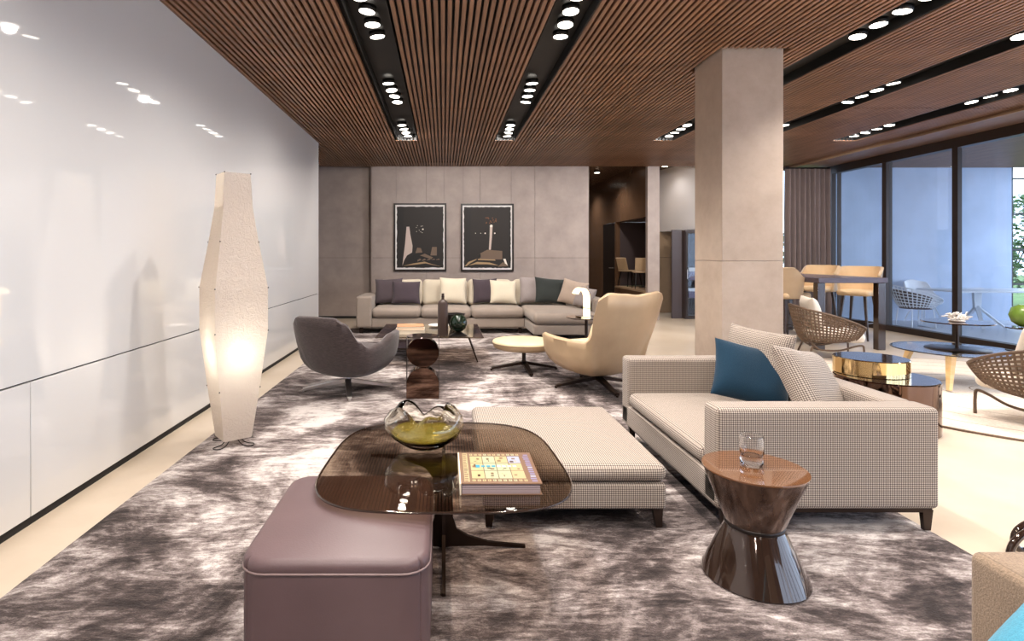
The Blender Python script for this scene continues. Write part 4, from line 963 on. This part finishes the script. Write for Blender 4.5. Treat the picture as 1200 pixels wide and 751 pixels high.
# ================================================================== WOVEN ARMCHAIRS
def woven_chair(label, loc, rz, plabel, side=0.0):
    t = thing('woven_armchair', label, 'armchair', loc, rz)
    def S(u, v):
        th = R(48+264*u); c, s = math.cos(th), math.sin(th); a = abs(180-math.degrees(th)); f = a/132
        top = 0.68-0.05*f-0.20*f**2.2; bot = 0.20+0.05*f; z = bot+(top-bot)*v
        r = sell(c, s, 0.46 if c > 0 else 0.42, 0.43, 2.4); k = 0.66+0.34*v**0.6
        return Vector((r*k*c*(1.0)-0.02, r*k*s, z))
    stuff(lattice(S, 46, 11, 0.0098, 40, 10).build('woven_rope', 'rope', t))
    MB().tube([S(i/60, 1) for i in range(61)]+[S(1, 1-j/8) for j in range(1, 9)], 0.014, 8).tube([S(0, 1-j/8) for j in range(0, 9)], 0.014, 8).build('rim', 'rope_frame', t, 60)
    MB().tube([S(i/60, 0) for i in range(61)], 0.013, 8).build('lower_ring', 'rope_frame', t, 60)
    soft_box('seat_cushion', 'cushion_white', t, -0.24, 0.33, -0.27, 0.27, 0.225, 0.36, 0.06, 0.03, 0.01)
    for sy in (-1, 1):
        MB().tube(smooth_path([(0.30, sy*0.27, 0.001), (0.30, sy*0.27, 0.14), (0.285, sy*0.27, 0.20), (0.20, sy*0.27, 0.185), (0.05, sy*0.265, 0.13), (-0.12, sy*0.25, 0.12), (-0.20, sy*0.24, 0.14), (-0.26, sy*0.23, 0.21)], 5), 0.012, 8).build('leg', 'rope_frame', t, 60)
    MB().tube(smooth_path([(-0.23, -0.22, 0.20), (-0.29, -0.24, 0.04), (-0.30, -0.21, 0.012), (-0.30, 0.0, 0.012), (-0.30, 0.21, 0.012), (-0.29, 0.24, 0.04), (-0.23, 0.22, 0.20)], 6), 0.012, 8).build('rear_loop', 'rope_frame', t, 60)
    V, F = pillow_mesh(0.50, 0.42, 0.17, 4); V = [(x, y, z+0.21) for x, y, z in V]
    p = mesh_obj('loose_cushion', V, F, 'cushion_white', None, 60); m = Matrix.Rotation(rz-PI/2, 3, 'Z') @ Matrix.Rotation(R(16), 3, 'X')
    off = Matrix.Rotation(rz, 3, 'Z') @ Vector((-0.14+(0.09 if side else 0), side*0.75, 0.385+(0.02 if side else 0))); p.location = Vector(loc)+off; p.rotation_euler = m.to_euler(); tag(p, plabel, 'cushion')
woven_chair('woven brown rope armchair standing in front of the bar table', (5.06, 7.40, 0.0145), R(-18), 'cream cushion in the woven armchair in front of the bar table')
woven_chair('woven brown rope armchair with its back to the checked sofa, near the round glass table', (4.80, 4.50, 0.0145), R(98), 'cream cushion in the woven armchair near the round glass table', 0.19)

# round two-tier glass table with coral
rt = thing('tiered_table', 'round two-tier table of tinted glass on pale wooden legs', 'coffee table', (5.36, 5.88, 0.0145))
MB().lathe([(0,0.345),(0.545,0.345),(0.55,0.350),(0.545,0.355),(0,0.355)], 64).build('glass_disc', 'blue_glass', rt, 30)
MB().tube([(0.549*math.cos(2*PI*i/64), 0.549*math.sin(2*PI*i/64), 0.35) for i in range(64)], 0.0055, 6, True).build('disc_edge', 'dark_metal', rt, 60)
for i in range(3):
    a = R(222+120*i); d = Vector((math.cos(a), math.sin(a), 0))
    MB().bar(d*0.0+Vector((0,0,0.318)), d*0.48+Vector((0,0,0.325)), 0.04, 0.04, 0.06, 0.034).bar(d*0.46+Vector((0,0,0.342)), d*0.58+Vector((0,0,0.014)), 0.075, 0.05, 0.035, 0.03, (1,0,0)).build('leg', 'ash_wood', rt)
MB().lathe([(0,0.3555),(0.26,0.3555),(0.27,0.361),(0.26,0.366),(0.016,0.369),(0.016,0.632),(0,0.632)], 48).build('pole_stand', 'dark_bronze', rt, 40)
MB().lathe([(0,0.632),(0.295,0.632),(0.30,0.638),(0.295,0.644),(0,0.644)], 56).build('upper_disc', 'bronze_mirror', rt, 40)
co = thing('coral_piece', 'branching white coral on the upper tier of the round table', 'ornament', (5.34, 5.86, 0.6585)); rnd = random.Random(9)
MB().lathe([(0,0),(0.06,0),(0.07,0.012),(0.04,0.03),(0,0.034)], 16).build('root', 'coral_white', co, 60)
m = MB()
for i in range(60):
    a = rnd.uniform(0, 2*PI); e = rnd.uniform(0.1, 1.2); L = rnd.uniform(0.08, 0.135); d = Vector((math.cos(a)*math.cos(e), math.sin(a)*math.cos(e)*0.7, math.sin(e))); p = Vector((rnd.uniform(-0.03, 0.03), rnd.uniform(-0.03, 0.03), 0.015)); q1 = p+d*L*0.6; 
    m.tube([p, q1, q1+Vector((rnd.uniform(-0.03,0.03), rnd.uniform(-0.03,0.03), rnd.uniform(0,0.03)))], [0.009, 0.007, 0.005], 5); m.tube([q1, q1+Vector((rnd.uniform(-0.04,0.04), rnd.uniform(-0.04,0.04), rnd.uniform(-0.01,0.03)))], [0.006, 0.006], 5)
stuff(m.build('branches', 'coral_white', co, 50))
# green globe on a stand behind the near woven chair
gs = thing('globe_stand', 'slim dark pedestal under the green ceramic globe behind the woven armchair', 'pedestal', (6.78, 6.55, 0.0145)); MB().lathe([(0,0),(0.16,0),(0.16,0.012),(0.02,0.02),(0.018,0.48),(0,0.48)], 28).build('column', 'dark_bronze', gs, 40); MB().lathe([(0,0.48),(0.18,0.48),(0.18,0.495),(0,0.495)], 32).build('table_top', 'dark_lacquer', gs, 40)
gg = thing('green_globe', 'round mottled green ceramic globe behind the near woven armchair', 'ornament', (6.78, 6.55, 0.511))
MB().lathe([(0,0),(0.06,0.004),(0.13,0.06),(0.155,0.14),(0.13,0.225),(0.07,0.262),(0.02,0.255),(0,0.25)], 36).build('body', 'green_glaze', gg, 70); MB().tube([(0,0,0.25),(0.005,0,0.275),(0.02,0,0.295)], [0.008,0.006,0.005], 6).build('stalk', 'dark_wood', gg, 60)
# mirrored drums
dr1 = thing('bronze_drum_table', 'wide mirrored bronze drum table behind the checked sofa', 'side table', (3.47, 4.43, 0)); MB().lathe([(0,0),(0.335,0),(0.34,0.006),(0.34,0.392),(0.335,0.398),(0,0.398)], 64).build('drum', 'bronze_mirror', dr1, 30); MB().lathe([(0,0.398),(0.332,0.398),(0.332,0.401),(0,0.401)], 64).build('table_top', 'dark_lacquer', dr1, 30)
dr2 = thing('gold_drum', 'low mirrored gold drum stacked on the bronze drum table', 'side table', (3.44, 4.54, 0.4015)); MB().lathe([(0,0),(0.252,0),(0.255,0.004),(0.255,0.122),(0.25,0.127),(0,0.127)], 64).build('drum', 'gold_mirror', dr2, 30); MB().lathe([(0,0.127),(0.248,0.127),(0.248,0.130),(0,0.130)], 64).build('table_top', 'dark_lacquer', dr2, 30)

# ================================================================== NEAR RIGHT SOFA CORNER
ns = thing('taupe_sofa', 'taupe tweed sofa corner with dark top seam, near the hourglass table', 'sofa', (1.30, 1.40, RZ))
soft_box('backrest', 'taupe_fabric', ns, 0.0, 0.24, -1.7, 0.0, 0.10, 0.598, 0.022)
soft_box('seat_base', 'taupe_fabric', ns, -0.62, 0.0, -1.7, -0.12, 0.12, 0.285, 0.03)
MB().tube([(0.016, -1.68, 0.5945), (0.016, -0.016, 0.5945)], 0.0028, 6).build('seam_cord', 'dark_wood', ns, 60)
for x, y in ((0.05, -0.05), (0.19, -0.05), (0.05, -1.6), (0.19, -1.6), (-0.55, -0.4), (-0.55, -1.6)): MB().box(x-0.02, x+0.02, y-0.02, y+0.02, 0, 0.125).build('leg', 'dark_bronze', ns)
pillow('scatter_cushion', 'bright cyan blue cushion against the taupe sofa', 'pillow_cyan', 0.46, 0.40, 0.13, (0.985, 0.985, 0.345), R(90), R(46), R(0), seed=8)
tb = thing('tube_footstool', 'low dark glossy bent-tube footstool with lilac pad behind the taupe sofa', 'footstool', (2.725, 2.38, 0.0), 0)
for cx2, dy, hh in ((0.0, 0.0, 0.20), (0.19, 0.17, 0.16)):
    path = smooth_path([(cx2-0.30, dy, 0.016), (cx2-0.33, dy, hh*0.5), (cx2-0.27, dy, hh-0.025), (cx2-0.14, dy, hh), (cx2+0.14, dy, hh), (cx2+0.27, dy, hh-0.025), (cx2+0.33, dy, hh*0.5), (cx2+0.30, dy, 0.016), (cx2+0.1, dy, 0.016), (cx2-0.1, dy, 0.016)], 6, True)
    MB().tube(path, 0.015, 10, True).build('tube_loop', 'dark_lacquer', tb, 60)
soft_box('seat', 'cushion_lilac', tb, -0.06, 0.34, 0.016, 0.155, 0.07, 0.13, 0.02)
MB().tube([(-0.1, 0.0, 0.07), (0.0, 0.17, 0.07)], 0.012).tube([(0.2, 0.0, 0.07), (0.3, 0.17, 0.07)], 0.012).build('cross_tube', 'dark_lacquer', tb, 60)

# ================================================================== TERRACE FURNITURE
def wire_chair(label, loc, rz, pad):
    t = thing('wire_chair', label, 'chair', loc, rz)
    def S(u, v):
        th = R(50+260*u); c, s = math.cos(th), math.sin(th); a = abs(180-math.degrees(th)); f = a/130
        top = 0.80-0.10*f-0.14*f**2; bot = 0.36; z = bot+(top-bot)*v; r = sell(c, s, 0.46 if c > 0 else 0.40, 0.36, 2.3); k = 0.52+0.48*v**0.6
        return Vector((r*k*c, r*k*s, z))
    stuff(lattice(S, 24, 8, 0.008, 36, 10).build('wire_mesh', 'white_metal', t))
    MB().tube([S(i/60, 1) for i in range(61)]+[S(1, 1-j/8) for j in range(1, 9)], 0.010, 6).tube([S(0, 1-j/8) for j in range(9)], 0.010, 6).build('rim', 'white_metal', t, 60)
    V = []; F = []
    for s2 in (0.965, 0.945):
        for i in range(31):
            for j in range(7): p = S(0.10+0.80*i/30, 0.02+0.80*j/6); V.append((p.x*s2, p.y*s2, p.z+0.002))
    L = 31*7
    for s2 in (0, 1):
        for i in range(30):
            for j in range(6): a = s2*L+i*7+j; F.append((a, a+7, a+8, a+1))
    mesh_obj('seat_liner', V, F, 'pillow_dark', t, 60)
    MB().lathe([(0,0.355),(0.24,0.355),(0.25,0.365),(0.24,0.385),(0,0.40)], 24).build('seat_pad', pad, t, 50)
    for sx in (-1, 1): MB().tube(smooth_path([(sx*0.18, -0.20, 0.36), (sx*0.20, -0.23, 0.04), (sx*0.20, -0.21, 0.012), (sx*0.20, 0.21, 0.012), (sx*0.20, 0.23, 0.04), (sx*0.18, 0.20, 0.36)], 6), 0.010, 6).build('sled_leg', 'white_metal', t, 60)
wire_chair('white wire tub chair at the end of the terrace table', (8.98, 10.72, -0.02), R(-8), 'pillow_dark')
wire_chair('white wire tub chair with dark pad before the long side of the terrace table', (10.72, 9.55, -0.02), R(28), 'pillow_dark')
wt = thing('terrace_table', 'long white table with forked legs out on the terrace', 'table', (10.75, 10.72, -0.02))
rbox('table_top', 'white_metal', wt, -1.35, 1.6, -0.5, 0.5, 0.685, 0.715, 0.008)
for cx in (-0.6, 0.9):
    MB().bar((cx, 0, 0.685), (cx, 0, 0.36), 0.16, 0.05, 0.12, 0.05, (0,1,0)).bar((cx, 0, 0.40), (cx-0.22, -0.36, 0.0), 0.07, 0.04, 0.045, 0.03).bar((cx, 0, 0.40), (cx+0.22, -0.36, 0.0), 0.07, 0.04, 0.045, 0.03).bar((cx, 0, 0.40), (cx, 0.36, 0.0), 0.07, 0.04, 0.045, 0.03).build('forked_leg', 'white_metal', wt, 30)
ws = thing('shell_chair', 'plain white shell chair behind the terrace table', 'chair', (9.75, 11.45, -0.02), R(-90))
bucket('shell', 'white_paint', ws, [(0,0.42),(50,0.46),(90,0.56),(130,0.82),(180,0.86)], 0.30, 0.26, 0.28, 0.36, 0.44, 0.02, 0.1, nth=40)
for sx in (-1, 1):
    for sy in (-1, 1): MB().bar((sx*0.10, sy*0.10, 0.40), (sx*0.22, sy*0.22, 0), 0.03, 0.03, 0.016, 0.016).build('leg', 'white_metal', ws)
